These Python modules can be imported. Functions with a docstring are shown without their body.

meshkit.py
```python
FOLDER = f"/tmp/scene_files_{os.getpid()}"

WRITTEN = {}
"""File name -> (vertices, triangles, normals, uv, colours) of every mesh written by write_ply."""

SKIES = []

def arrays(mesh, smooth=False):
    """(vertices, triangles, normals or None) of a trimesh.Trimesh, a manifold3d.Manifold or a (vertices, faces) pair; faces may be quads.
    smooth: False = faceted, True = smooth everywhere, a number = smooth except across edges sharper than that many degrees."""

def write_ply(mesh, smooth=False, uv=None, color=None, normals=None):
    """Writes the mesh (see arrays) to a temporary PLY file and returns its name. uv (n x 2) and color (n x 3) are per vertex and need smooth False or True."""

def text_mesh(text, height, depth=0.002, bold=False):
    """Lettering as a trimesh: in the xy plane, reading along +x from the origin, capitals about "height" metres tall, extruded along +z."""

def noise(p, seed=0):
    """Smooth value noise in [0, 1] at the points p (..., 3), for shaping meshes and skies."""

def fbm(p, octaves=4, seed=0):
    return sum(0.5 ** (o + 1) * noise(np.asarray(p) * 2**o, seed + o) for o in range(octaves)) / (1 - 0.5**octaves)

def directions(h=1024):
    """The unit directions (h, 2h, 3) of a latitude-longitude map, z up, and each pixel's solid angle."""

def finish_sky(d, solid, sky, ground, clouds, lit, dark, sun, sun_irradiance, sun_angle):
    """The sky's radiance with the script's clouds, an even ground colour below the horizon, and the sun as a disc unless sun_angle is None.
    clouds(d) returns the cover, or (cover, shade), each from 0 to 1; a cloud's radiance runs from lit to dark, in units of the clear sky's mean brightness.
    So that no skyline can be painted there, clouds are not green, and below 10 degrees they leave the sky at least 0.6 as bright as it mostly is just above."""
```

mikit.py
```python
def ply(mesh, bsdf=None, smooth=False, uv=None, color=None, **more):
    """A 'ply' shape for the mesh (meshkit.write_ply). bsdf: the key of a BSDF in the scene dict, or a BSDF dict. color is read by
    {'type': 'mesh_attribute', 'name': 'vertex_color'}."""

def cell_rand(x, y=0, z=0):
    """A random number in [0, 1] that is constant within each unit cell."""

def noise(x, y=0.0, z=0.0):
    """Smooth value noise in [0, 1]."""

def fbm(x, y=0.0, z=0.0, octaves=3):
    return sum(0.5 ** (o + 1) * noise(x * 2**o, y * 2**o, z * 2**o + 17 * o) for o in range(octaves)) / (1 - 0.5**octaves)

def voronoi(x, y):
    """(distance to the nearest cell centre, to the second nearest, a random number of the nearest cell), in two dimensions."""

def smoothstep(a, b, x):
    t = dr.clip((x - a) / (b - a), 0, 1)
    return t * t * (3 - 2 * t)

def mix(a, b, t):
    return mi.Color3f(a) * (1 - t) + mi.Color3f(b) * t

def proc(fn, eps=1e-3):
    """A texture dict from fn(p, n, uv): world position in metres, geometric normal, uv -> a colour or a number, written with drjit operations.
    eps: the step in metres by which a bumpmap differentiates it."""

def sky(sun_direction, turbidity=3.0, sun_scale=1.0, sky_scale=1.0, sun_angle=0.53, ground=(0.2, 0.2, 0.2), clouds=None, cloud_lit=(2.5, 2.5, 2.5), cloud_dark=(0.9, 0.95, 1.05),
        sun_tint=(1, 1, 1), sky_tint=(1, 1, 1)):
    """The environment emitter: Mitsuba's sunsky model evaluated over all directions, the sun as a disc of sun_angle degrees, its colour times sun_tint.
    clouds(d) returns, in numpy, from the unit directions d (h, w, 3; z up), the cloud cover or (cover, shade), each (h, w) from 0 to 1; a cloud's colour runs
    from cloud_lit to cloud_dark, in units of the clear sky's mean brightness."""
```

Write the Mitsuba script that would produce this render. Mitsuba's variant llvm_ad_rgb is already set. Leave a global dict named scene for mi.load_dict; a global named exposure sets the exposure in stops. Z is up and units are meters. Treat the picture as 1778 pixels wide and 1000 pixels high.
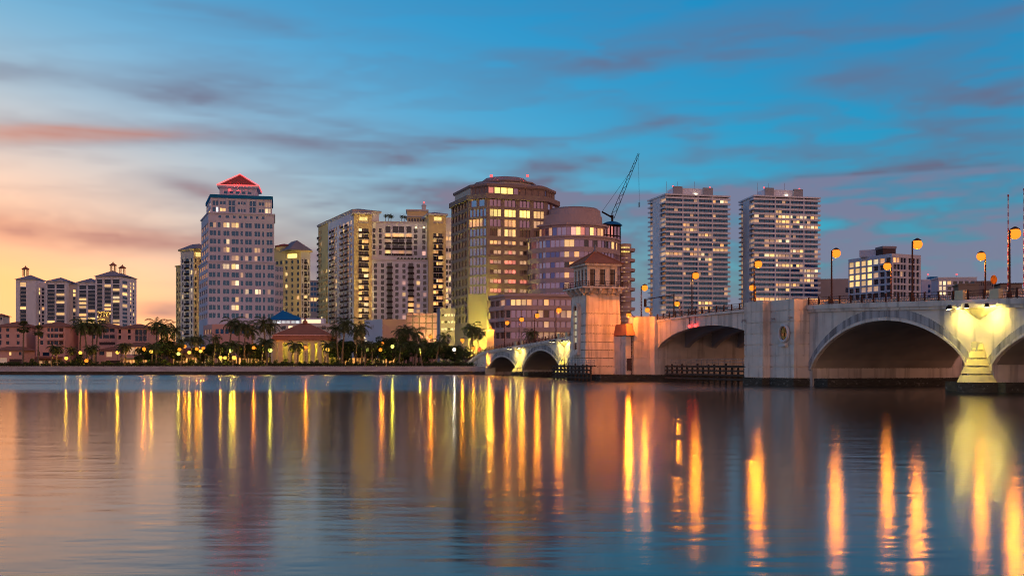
import math, random
import numpy as np, trimesh, mitsuba as mi, drjit as dr
import mikit, meshkit
from mikit import fbm, noise, cell_rand, smoothstep
from shapely.geometry import Polygon, box as sbox
from shapely.ops import unary_union
T = mi.ScalarTransform4f
scene, labels = {}, {}
rng = random.Random(7)

# ---------------------------------------------------------------- camera, sky, exposure
F, HZ, EYE = 1750.0, 632.0, 3.6          # focal length in photograph pixels, horizon row, eye height
scene['camera'] = {'type': 'perspective', 'fov': math.degrees(2 * math.atan(889 / F)), 'fov_axis': 'x', 'near_clip': 0.5, 'far_clip': 9000.0,
                   'principal_point_offset_y': -(HZ - 500) / 1000.0,
                   'to_world': T().look_at(origin=[0, 0, EYE], target=[0, 10, EYE], up=[0, 0, 1])}
exposure = 13.35                         # dusk: the sky is scaled down and the picture exposed long
SKY = 0.05 / 64
U = 1.0 / 2 ** exposure                  # emitted radiance that shows as 1.0
SUN_AZ, SUN_EL = -43.0, 4.0


def clouds(d):
    az = np.degrees(np.arctan2(d[..., 0], d[..., 1])); el = np.degrees(np.arcsin(np.clip(d[..., 2], -1, 1)))
    def sm(a, b, x):
        t = np.clip((x - a) / (b - a), 0, 1)
        return t * t * (3 - 2 * t)
    rel = np.abs((az - SUN_AZ + 180) % 360 - 180)
    n = lambda fx, fy, s, o=4: meshkit.fbm(np.stack([d[..., 0] * fx, d[..., 1] * fx, d[..., 2] * fy], -1) + s * 7.3, o, seed=s)
    warp = n(5, 14, 3, 3) - .5
    nn = lambda fx, fy, s, o=5: meshkit.fbm(np.stack([d[..., 0] * fx + warp * 1.2, d[..., 1] * fx + warp * .8, d[..., 2] * fy + warp * 1.6], -1) + s * 7.3, o, seed=s)
    near = np.exp(-(rel / 36) ** 2)
    glow = 1.5 * np.exp(-(rel / (27 + 11 * np.exp(-np.maximum(el, 0) / 5))) ** 2) * np.exp(-(np.maximum(el, 0) / 11.) ** 1.8)      # thin veil lit by the sun below the horizon
    east = sm(66, 165, rel) * np.exp(-((el - 12) / 25) ** 2)                    # rosy anti-twilight arch opposite the sunset, added out of view to brighten the facades
    w1, w2 = n(4, 20, 51, 5) - .5, n(4, 20, 57, 5) - .5
    fil = 1 - np.abs(2 * meshkit.fbm(np.stack([d[..., 0] * 5 + w1 * 2.6, d[..., 1] * 5 + w2 * 1.5, d[..., 2] * 26 + w1 * 2.2], -1) + 3.1, 6, seed=61) - 1)
    fine = meshkit.fbm(np.stack([d[..., 0] * 16 + w2 * 3, d[..., 1] * 16 + w1 * 3, d[..., 2] * 90 + w2 * 4], -1) + 9.7, 5, seed=67)
    st = sm(.74, .97, fil) * (.35 + .9 * fine) + .6 * sm(.50, .74, nn(5.5, 38, 11, 7)) * (.4 + .8 * fine)
    st2 = sm(.52, .8, nn(3, 16, 23)) * sm(2, 9, el)
    veil = sm(14.5, 2.5, el) * sm(20, 45, rel) * sm(150, 90, rel) * np.clip(-.22 + .75 * sm(9, 1.5, el) + 1.0 * nn(5, 40, 5, 6) + 1.0 * (fil - .7) + .9 * (fine - .5), .05 + .33 * sm(9, 4, el), .9)             # grey dusk haze bank away from the sunset
    g = lambda a, e, sa, se, tilt=0: np.exp(-((az - a) / sa) ** 2 - ((el - e - (az - a) * tilt) / se) ** 2)
    tex = np.clip(2.2 * nn(9, 52, 31, 7) - .55 + .9 * (fil - .7) + .5 * (fine - .5), 0, 1.4)
    band = g(-23, 6.7, 11, .8, -.05) * (.5 + .6 * tex) * 1.3 + g(-25, 11.6, 8, .6, .10) * (.35 + .7 * tex) * 1.15
    bank = (g(-17, 14.2, 4.2, 1.4, .1) * .8 + g(-13.5, 12.5, 3.6, .6, -.03) * .8 + g(-4, 11.6, 6, 1.1) * .75 + g(-28, 14.4, 4, .6, .04) * .7 + g(-13, 18.2, 7, .5, -.06) * .6
            + g(8, 17, 9, 1.0, .06) * .6 + g(20, 17.5, 9, 1.3, 0) * .3 + g(-2, 9.4, 5, .9) * 1.0 + g(8, 13.6, 2.5, .6, -.25) * .8 + g(10.5, 12.3, .9, 1.2) * .7
            + g(26, 13.3, 2.5, .7) * .9 + g(-17.2, 9.3, 2.0, .45, -.2) * .9) * tex
    bank2 = (g(14, 8.2, 13, 2.6) * .75 + g(24, 7.5, 9, 2.8) * .6 + g(5, 9.4, 8, 1.6, .05) * .7) * np.clip(1.7 * nn(6, 44, 41, 7) - .62 + 1.3 * (fil - .7) + 1.0 * (fine - .5), 0, .95)
    lowp = g(-19.3, 2.9, 1.8, .45) * .8 * tex + g(-10, 5.2, 4, 1.3) * .45
    warm = np.clip(glow + east * .80, 0, .96)
    dk = np.clip(veil * 1.0 + .30 * st * (1 - .75 * near) * sm(26, 12, el) * sm(2, 8, el) + bank * .85 * (1 - .3 * near) + bank2 * .75 + band * .62 + lowp + st2 * .3 * (1 - near) + east * .24, 0, .86)
    cover = 1 - (1 - warm) * (1 - dk)
    shade = dk / np.maximum(dk + warm * (1 - dk), 1e-4)
    shade = shade * (1 - .35 * np.exp(-(rel / 30) ** 2) * sm(0, 1, band + .6 * bank * sm(16, 8, el)))
    return cover, np.clip(shade, 0, 1)


_a, _e = math.radians(SUN_AZ), math.radians(SUN_EL)
scene['sky'] = {'sampling_weight': 45.0, **mikit.sky([math.sin(_a) * math.cos(_e), math.cos(_a) * math.cos(_e), math.sin(_e)], turbidity=2.0, sun_scale=0.0, sky_scale=SKY,
                         sky_tint=(.035, .79, 1.60), clouds=clouds, cloud_lit=(10.0, 3.7, 1.3), cloud_dark=(.84, .66, 1.03), ground=(.12, .12, .13))}

# ---------------------------------------------------------------- helpers
def P(px, py, D):
    return np.array([(px - 889) / F * D, D, EYE + (HZ - py) / F * D])
def PX(px, D):
    return np.array([(px - 889) / F * D, D])
def ZY(py, D):
    return EYE + (HZ - py) / F * D
GROUND = 2.5

CUBE_V = np.array([[x, y, z] for x in (0, 1) for y in (0, 1) for z in (0, 1)], float)
CUBE_F = np.array([[0, 1, 3], [0, 3, 2], [4, 6, 7], [4, 7, 5], [0, 4, 5], [0, 5, 1], [2, 3, 7], [2, 7, 6], [0, 2, 6], [0, 6, 4], [1, 5, 7], [1, 7, 3]])


class MB:
    """Collects vertices and triangles of one mesh."""
    def __init__(s):
        s.v, s.f, s.n = [], [], 0
    def add(s, v, f):
        v = np.asarray(v, float); f = np.asarray(f, int)
        if f.shape[1] == 4:
            f = np.vstack([f[:, [0, 1, 2]], f[:, [0, 2, 3]]])
        s.v.append(v); s.f.append(f + s.n); s.n += len(v)
        return s
    def box(s, x0, x1, y0, y1, z0, z1, fr=None):
        v = CUBE_V * [x1 - x0, y1 - y0, z1 - z0] + [x0, y0, z0]
        return s.add(fr.pts(v) if fr else v, CUBE_F)
    def prism(s, poly, z0, z1, fr=None):
        """Upright prism over a plan polygon."""
        for g in getattr(poly, 'geoms', [poly]):
            m = trimesh.creation.extrude_polygon(g, z1 - z0, engine='earcut')
            v = np.array(m.vertices) + [0, 0, z0]
            s.add(fr.pts(v) if fr else v, m.faces)
        return s
    def slab(s, poly, w0, w1, fr):
        """Polygon in (u, z) of a frame, thick from w0 to w1 inward."""
        for g in getattr(poly, 'geoms', [poly]):
            if g.area < 1e-6: continue
            m = trimesh.creation.extrude_polygon(g, w1 - w0, engine='earcut')
            v = np.array(m.vertices)
            s.add(fr.pts(np.stack([v[:, 0], v[:, 2] + w0, v[:, 1]], -1)), np.array(m.faces)[:, ::-1])
        return s
    def tube(s, pts, r, n=8):
        p = np.asarray(pts, float); r = np.broadcast_to(np.asarray(r, float), (len(p),))
        t = np.gradient(p, axis=0); t /= np.linalg.norm(t, axis=1, keepdims=True) + 1e-12
        ref = np.where(np.abs(t[:, 2:]) < .9, [[0, 0, 1.0]], [[1.0, 0, 0]])
        a = np.cross(t, ref); a /= np.linalg.norm(a, axis=1, keepdims=True); b = np.cross(t, a)
        an = np.arange(n) * 2 * np.pi / n
        v = (p[:, None] + r[:, None, None] * (np.cos(an)[None, :, None] * a[:, None] + np.sin(an)[None, :, None] * b[:, None])).reshape(-1, 3)
        i, j = np.meshgrid(np.arange(len(p) - 1), np.arange(n), indexing='ij')
        q = np.stack([i * n + j, i * n + (j + 1) % n, (i + 1) * n + (j + 1) % n, (i + 1) * n + j], -1).reshape(-1, 4)
        c0, c1 = len(v), len(v) + 1
        k = np.arange(n); last = (len(p) - 1) * n
        caps = np.vstack([np.stack([k * 0 + c0, (k + 1) % n, k], -1), np.stack([k * 0 + c1, last + k, last + (k + 1) % n], -1)])
        s.add(np.vstack([v, p[:1], p[-1:]]), np.vstack([q[:, [0, 1, 2]], q[:, [0, 2, 3]], caps]))
        return s
    def lathe(s, prof, c, n=16):
        """Profile [(r, z)...] turned about the upright axis through c."""
        prof = np.asarray(prof, float); an = np.arange(n) * 2 * np.pi / n
        v = np.stack([prof[:, :1] * np.cos(an) + c[0], prof[:, :1] * np.sin(an) + c[1], np.repeat(prof[:, 1:], n, 1) + (c[2] if len(c) > 2 else 0)], -1).reshape(-1, 3)
        i, j = np.meshgrid(np.arange(len(prof) - 1), np.arange(n), indexing='ij')
        q = np.stack([i * n + j, i * n + (j + 1) % n, (i + 1) * n + (j + 1) % n, (i + 1) * n + j], -1).reshape(-1, 4)
        return s.add(v, q)
    def hip(s, corners, z0, apex):
        """Pyramid or hip roof: corners (plan, in order), eaves at z0, apex = list of ridge points (1 or 2, 3-D)."""
        c = [np.array([x, y, z0]) for x, y in corners]; n = len(c)
        if len(apex) == 1:
            return s.add(np.array(c + [apex[0]]), np.array([[i, (i + 1) % n, n] for i in range(n)] + [[0, i + 1, i] for i in range(1, n - 1)]))
        a, b = apex
        v = np.array(c + [a, b])
        return s.add(v, np.array([[0, 1, 5], [0, 5, 4], [1, 2, 5], [2, 3, 4], [2, 4, 5], [3, 0, 4], [0, 2, 1], [0, 3, 2]]))
    def out(s):
        return np.vstack(s.v), np.vstack(s.f)


class Fr:
    """Frame of an upright face from plan point A (left seen from outside) to B: u along it, w inward, z up."""
    def __init__(s, A, B):
        s.A = np.array([A[0], A[1], 0.0]); d = np.array([B[0] - A[0], B[1] - A[1], 0.0])
        s.L = float(np.linalg.norm(d)); s.ex = d / s.L; s.ey = np.cross([0, 0, 1.0], s.ex)
    def pts(s, v):
        v = np.asarray(v, float)
        return s.A + v[..., :1] * s.ex + v[..., 1:2] * s.ey + v[..., 2:3] * np.array([0, 0, 1.0])
    def pt(s, u, w, z):
        return s.pts(np.array([u, w, z]))
    def mat(s, u0, u1, w0, w1, z0, z1):
        m = np.eye(4); m[:3, 0] = s.ex * (u1 - u0); m[:3, 1] = s.ey * (w1 - w0); m[:3, 2] = [0, 0, z1 - z0]; m[:3, 3] = s.pt(u0, w0, z0)
        return T(m)
    def u_at(s, px):
        """u of the point of this face seen at photograph column px (to lay windows out in metres)."""
        k = (px - 889) / F
        return float((k * s.A[1] - s.A[0]) / (s.ex[0] - k * s.ex[1]))


def nm(base):
    if base not in scene and base not in labels: return base
    i = 1
    while f'{base}_{i:03d}' in scene or f'{base}_{i:03d}' in labels: i += 1
    return f'{base}_{i:03d}'
_cnt = {}
def pn(base):
    i = _cnt.get(base, 0); _cnt[base] = i + 1
    return base if i == 0 else f'{base}_{i:03d}'
def thing(name, label, cat, group=None, kind=None):
    k = pn(name); labels[k] = {'label': label}
    if cat: labels[k]['category'] = cat
    if group: labels[k]['group'] = group
    if kind: labels[k]['kind'] = kind
    return k
def struct(name, mesh, bsdf, smooth=False, label=None):
    scene[name] = mikit.ply(mesh, bsdf, smooth=smooth); labels[name] = {'kind': 'structure'}
    if label: labels[name]['label'] = label
def part(parent, name, mb, bsdf, smooth=False, stuff=False, label=None, **more):
    k = pn(f'{parent}__{name}')
    scene[k] = mikit.ply(mb.out() if isinstance(mb, MB) else mb, bsdf, smooth=smooth, **more)
    if stuff: labels[k] = {'kind': 'stuff'}
    if label: labels.setdefault(k, {})['label'] = label
    return k
def glow_point(pos, c, w):
    scene[pn('lamp_light')] = {'type': 'point', 'position': [float(x) for x in pos], 'intensity': rgb([x * U for x in c]), 'sampling_weight': float(w)}
def emit(c, w=0.0):
    return {'emitter': {'type': 'area', 'radiance': {'type': 'rgb', 'value': [float(x) * U for x in c]}, 'sampling_weight': float(w)}}

# ---------------------------------------------------------------- materials
def rgb(c): return {'type': 'rgb', 'value': list(c)}
def matte(key, c, amp=0.0, sc=.25, stretch=1.0, rough=.85):
    if amp:
        c = tuple(c)
        fn = lambda p, n, uv, c=c, amp=amp, sc=sc, st=stretch: mi.Color3f(*c) * (1 - amp + 2 * amp * fbm(p.x * sc, p.y * sc, p.z * sc / st))
        tex = mikit.proc(fn)
    else:
        tex = rgb(c)
    scene[key] = {'type': 'twosided', 'bsdf': {'type': 'diffuse', 'reflectance': tex}}
def coated(key, c, metallic, rough, spec=.5):
    scene[key] = {'type': 'twosided', 'bsdf': {'type': 'principled', 'base_color': rgb(c), 'metallic': metallic, 'roughness': rough, 'specular': spec}}

matte('white_stucco', (.77, .79, .85), .10, .12, 3)
matte('lavender_stone', (.60, .61, .72), .08, .15, 2)
matte('cream_stucco', (.74, .60, .30), .08, .12, 3)
matte('pale_stucco', (.66, .64, .62), .10, .12, 3)
matte('pink_stucco', (.74, .44, .38), .10, .25, 2)
matte('tan_concrete', (.30, .23, .21), .10, .2, 2)
matte('rose_concrete', (.46, .36, .37), .10, .2, 2)
matte('brick_red', (.34, .13, .10))
matte('terracotta', (.38, .16, .10), .18, .7)
matte('joint_shadow', (.36, .31, .27)); matte('soffit_shade', (.38, .32, .26), .3, .3); matte('grey_roof', (.30, .27, .29), .12, .4)  # joints: darker plain concrete; soffit: underside shade put into the colour
matte('blue_roof', (.02, .17, .36))
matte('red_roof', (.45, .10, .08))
matte('dark_metal', (.035, .028, .028))
matte('rail_metal', (.09, .05, .04))
matte('steel', (.35, .36, .38))
matte('grey_wall', (.40, .38, .40), .1, .2)
matte('brown_wall', (.30, .23, .18), .1, .2)
matte('louvre', (.10, .07, .07))
matte('trunk_bark', (.20, .16, .12), .3, 2.0)
matte('gold', (.55, .38, .10))
matte('timber', (.09, .07, .055), .3, .8, 4)
matte('asphalt', (.06, .06, .062))
matte('barrier_concrete', (.60, .55, .47), .08, .5)
matte('grass', (.06, .09, .03), .3, .4)
matte('red_paint', (.45, .05, .04)); matte('white_paint', (.78, .78, .78)); matte('orange_paint', (.75, .25, .03))
coated('blue_glass', (.035, .11, .27), .85, .12)
coated('dark_glass', (.06, .075, .11), .75, .12)
coated('bronze_glass', (.10, .08, .085), .75, .12)
coated('sky_pink_glass', (.85, .55, .66), .9, .15)  # pink tint stands in for the rosy sky mirrored in the panes
coated('violet_glass', (.27, .25, .48), .9, .12)
scene['leaf'] = {'type': 'twosided', 'bsdf': {'type': 'diffuse', 'reflectance': mikit.proc(lambda p, n, uv: mi.Color3f(.055, .085, .030) * (.45 + 1.3 * noise(p.x * 1.7, p.y * 1.7, p.z * 1.7)))}}
scene['palm_leaf'] = {'type': 'twosided', 'bsdf': {'type': 'diffuse', 'reflectance': mikit.proc(lambda p, n, uv: mi.Color3f(.075, .095, .040) * (.5 + 1.1 * noise(p.x * 2.1, p.y * 2.1, p.z * 2.1)))}}
# bridge concrete: pale, with rain streaks and blotches
def _bridge(p, n, uv):
    streak = smoothstep(.46, .74, fbm(p.x * 1.3 + p.y * .4, p.y * 1.3, p.z * .09, 4))
    blot = fbm(p.x * .35, p.y * .35, p.z * .5, 4)
    return mi.Color3f(.78, .67, .57) * (.76 + .46 * blot) * (1 - .34 * streak)
scene['bridge_concrete'] = {'type': 'twosided', 'bsdf': {'type': 'diffuse', 'reflectance': mikit.proc(_bridge)}}
def _ring(p, n, uv):
    streak = smoothstep(.35, .70, fbm(p.x * 1.6, p.y * 1.6, p.z * .06, 4))
    return mi.Color3f(.50, .46, .45) * (1 - .6 * streak)
scene['stained_concrete'] = {'type': 'twosided', 'bsdf': {'type': 'diffuse', 'reflectance': mikit.proc(_ring)}}
def _wet(p, n, uv):
    return mi.Color3f(.075, .068, .055) * (.5 + fbm(p.x * 1.5, p.y * 1.5, p.z * 4, 4)) + mi.Color3f(.14, .13, .12) * smoothstep(.62, .8, fbm(p.x * 2.5, p.y * 2.5, p.z * 2.5, 3))
scene['algae_concrete'] = {'type': 'twosided', 'bsdf': {'type': 'diffuse', 'reflectance': mikit.proc(_wet)}}
def _sea(p, n, uv):
    return mi.Color3f(.43, .42, .45) * (.7 + .6 * fbm(p.x * .5, p.y * .5, p.z * 1.5, 4))
scene['seawall_concrete'] = {'type': 'twosided', 'bsdf': {'type': 'diffuse', 'reflectance': mikit.proc(_sea)}}
matte('yellow_stone', (.66, .58, .38), .12, .6)

# ---------------------------------------------------------------- water and ground
def _wave(p, n, uv):
    a = fbm(p.x * .28 + 3, p.y * .95, 0, 3) * .013
    b = fbm(p.x * .8, p.y * 2.4, 5.0, 3) * .009
    return a + b
def water_bsdf(alpha):
    return {'type': 'roughplastic', 'int_ior': 1.5, 'alpha': alpha, 'diffuse_reflectance': rgb((.006, .014, .018)), 'distribution': 'beckmann'}
def _ruffle(p, n, uv):
    edge = p.y + 30 * (fbm(p.x * .012, p.y * .03, 2.0, 3) - .5)
    return smoothstep(118., 150., edge) * (1 - .75 * smoothstep(-40., 30., p.x)) * (.55 + .45 * smoothstep(.3, .6, fbm(p.x * .01, p.y * .06, 9., 3)))
scene['water_surface'] = {'type': 'bumpmap', 'arbitrary': mikit.proc(_wave, eps=.02), 'scale': 1.0,
                          'bsdf': {'type': 'blendbsdf', 'weight': mikit.proc(_ruffle), 'a': water_bsdf(.022), 'b': water_bsdf(.20)}}
def sheet(x0, x1, y0, y1, z):
    return np.array([[x0, y0, z], [x1, y0, z], [x1, y1, z], [x0, y1, z]], float), np.array([[0, 1, 2], [0, 2, 3]])
SHORE = 340.0
struct('water', sheet(-2500, 2500, -400, SHORE + 1, 0.0), 'water_surface')
struct('ground', sheet(-6000, 6000, SHORE + .6, 7000, GROUND), 'grass')
k = thing('seawall', 'long low grey concrete seawall along the far shore with a dark wet foot', 'seawall')
fr = Fr((-900, SHORE), (900, SHORE))
part(k, 'wall', MB().box(0, 1800, .08, .6, 1.05, 2.62, fr), 'joint_shadow' if 'joint_shadow' in scene else 'seawall_concrete')
for i in range(66):                                                # precast wall panels, as far as the picture shows them
    a_ = 900 - 330 + i * 5.2; kk_ = pn(k + '__panel'); scene[kk_] = {**mikit.ply((CUBE_V * [5.12, .12, 1.5] + [0, 0, 0], CUBE_F), 'seawall_concrete'), 'to_world': T(fr.mat(a_, a_ + 1, -.04 + .03 * math.sin(i * 2.3), .96, 1.07 + .02 * math.sin(i * 1.7), 2.07).matrix)}
part(k, 'wet_foot', MB().box(0, 1800, -.12, .5, -1.5, 1.05, fr), 'algae_concrete')
part(k, 'coping', MB().box(0, 1800, -.1, .7, 2.62, 2.80, fr), 'pale_stucco')
struct('promenade_path', sheet(-900, 900, SHORE + .7, SHORE + 5, GROUND + .008), 'barrier_concrete')
struct('shore_road', sheet(-900, 900, SHORE + 8, SHORE + 16, GROUND + .008), 'asphalt')

# ---------------------------------------------------------------- buildings: walls with real openings, each pane its own part
UNIT = {}
def unit(bsdf):
    if bsdf not in UNIT: UNIT[bsdf] = mikit.ply((CUBE_V, CUBE_F), bsdf)
    return UNIT[bsdf]
LIT = {'warm': (1.2, .68, .18), 'amber': (1.05, .44, .10), 'pale': (1.15, .84, .42), 'dim': (.42, .22, .085), 'rose': (.85, .40, .30), 'cool': (.95, 1.05, 1.05), 'gold': (1.5, 1.05, .22), 'red': (1.2, .22, .12)}
LITU = mikit.ply((CUBE_V, CUBE_F), 'white_paint')
def pane(parent, fr, u0, u1, w0, w1, z0, z1, mat, name='window'):
    k = pn(f'{parent}__{name}')
    if mat in LIT:
        j = .35 + .85 * rng.random()
        scene[k] = {**LITU, 'to_world': fr.mat(u0, u1, w0, w1, z0, z1), **emit([x * j for x in LIT[mat]], .03)}
    else:
        scene[k] = {**unit(mat), 'to_world': fr.mat(u0, u1, w0, w1, z0, z1)}
    return k


class Bld:
    def __init__(s, name, label, cat, wall, glass='dark_glass', t=.35, group=None):
        s.k = thing(name, label, cat, group); s.wall = wall; s.glass = glass; s.t = t; s.m = {}; s.nwin = 0
    def mb(s, name, bsdf=None):
        if name not in ('wall', 'bay', 'tower', 'podium', 'roof_pavilion'):          # every other element is a part of its own
            s.m[(name, bsdf or s.wall, len(s.m))] = m = MB(); return m
        return s.m.setdefault((name, bsdf or s.wall, 0), MB())
    def core(s, pts, z0, z1, name='wall', bsdf=None, inset=None):
        p = Polygon(pts).buffer(-(s.t if inset is None else inset), join_style=2)
        s.mb(name, bsdf).prism(p, z0, z1); return s
    def face(s, A, B, z0, z1, wins=(), name='wall', bsdf=None, t=None, arch=()):
        """Face from A to B with openings; wins: (u0, u1, z0, z1, material)."""
        t = t or s.t; fr = Fr(A, B)
        holes = [sbox(a, c, b, d) for a, b, c, d, *_ in wins] + list(arch)
        poly = sbox(.004, z0, fr.L - .004, z1)
        if holes: poly = poly.difference(unary_union(holes))
        s.mb(name, bsdf).slab(poly, 0, t, fr)
        for a, b, c, d, m in wins:
            if s.nwin < 300 or (m in LIT and s.nwin < 380):
                pane(s.k, fr, a - .02, b + .02, t - .10, t - .02, c - .02, d + .02, m or s.glass)
            else:
                s.m.setdefault(('more_windows', s.glass if m in LIT or not m else m, 'x'), MB()).box(a - .02, b + .02, t - .10, t - .02, c - .02, d + .02, fr)
            s.nwin += 1
        return fr
    def done(s):
        for (name, bsdf, _), m in s.m.items():
            if m.n: part(s.k, name, m, bsdf, stuff=name == 'more_windows')
def poly_ccw(pts):
    return pts if Polygon(pts).exterior.is_ccw else pts[::-1]
def grid(L, cols, rows, h, lit=lambda r, c: None):
    """Windows of a face of length L: cols as fractions (a, b), rows as sill heights, h tall."""
    return [(a * L, b * L, z, z + h, lit(r, c)) for r, z in enumerate(rows) for c, (a, b) in enumerate(cols)]
def some(p, kinds=('warm', 'amber', 'pale', 'dim', 'warm', 'dim'), seed=0):
    g = random.Random(seed)
    return lambda r, c: g.choice(kinds) if g.random() < p else None
def dist(a, b): return math.hypot(a[0] - b[0], a[1] - b[1])
def lerp(a, b, t): return (a[0] + (b[0] - a[0]) * t, a[1] + (b[1] - a[1]) * t)
def back(A, B, d):
    """Point d metres behind B, square to the face A-B."""
    f = Fr(A, B); q = f.pt(f.L, d, 0); p = f.pt(0, d, 0); return (q[0], q[1]), (p[0], p[1])

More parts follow.
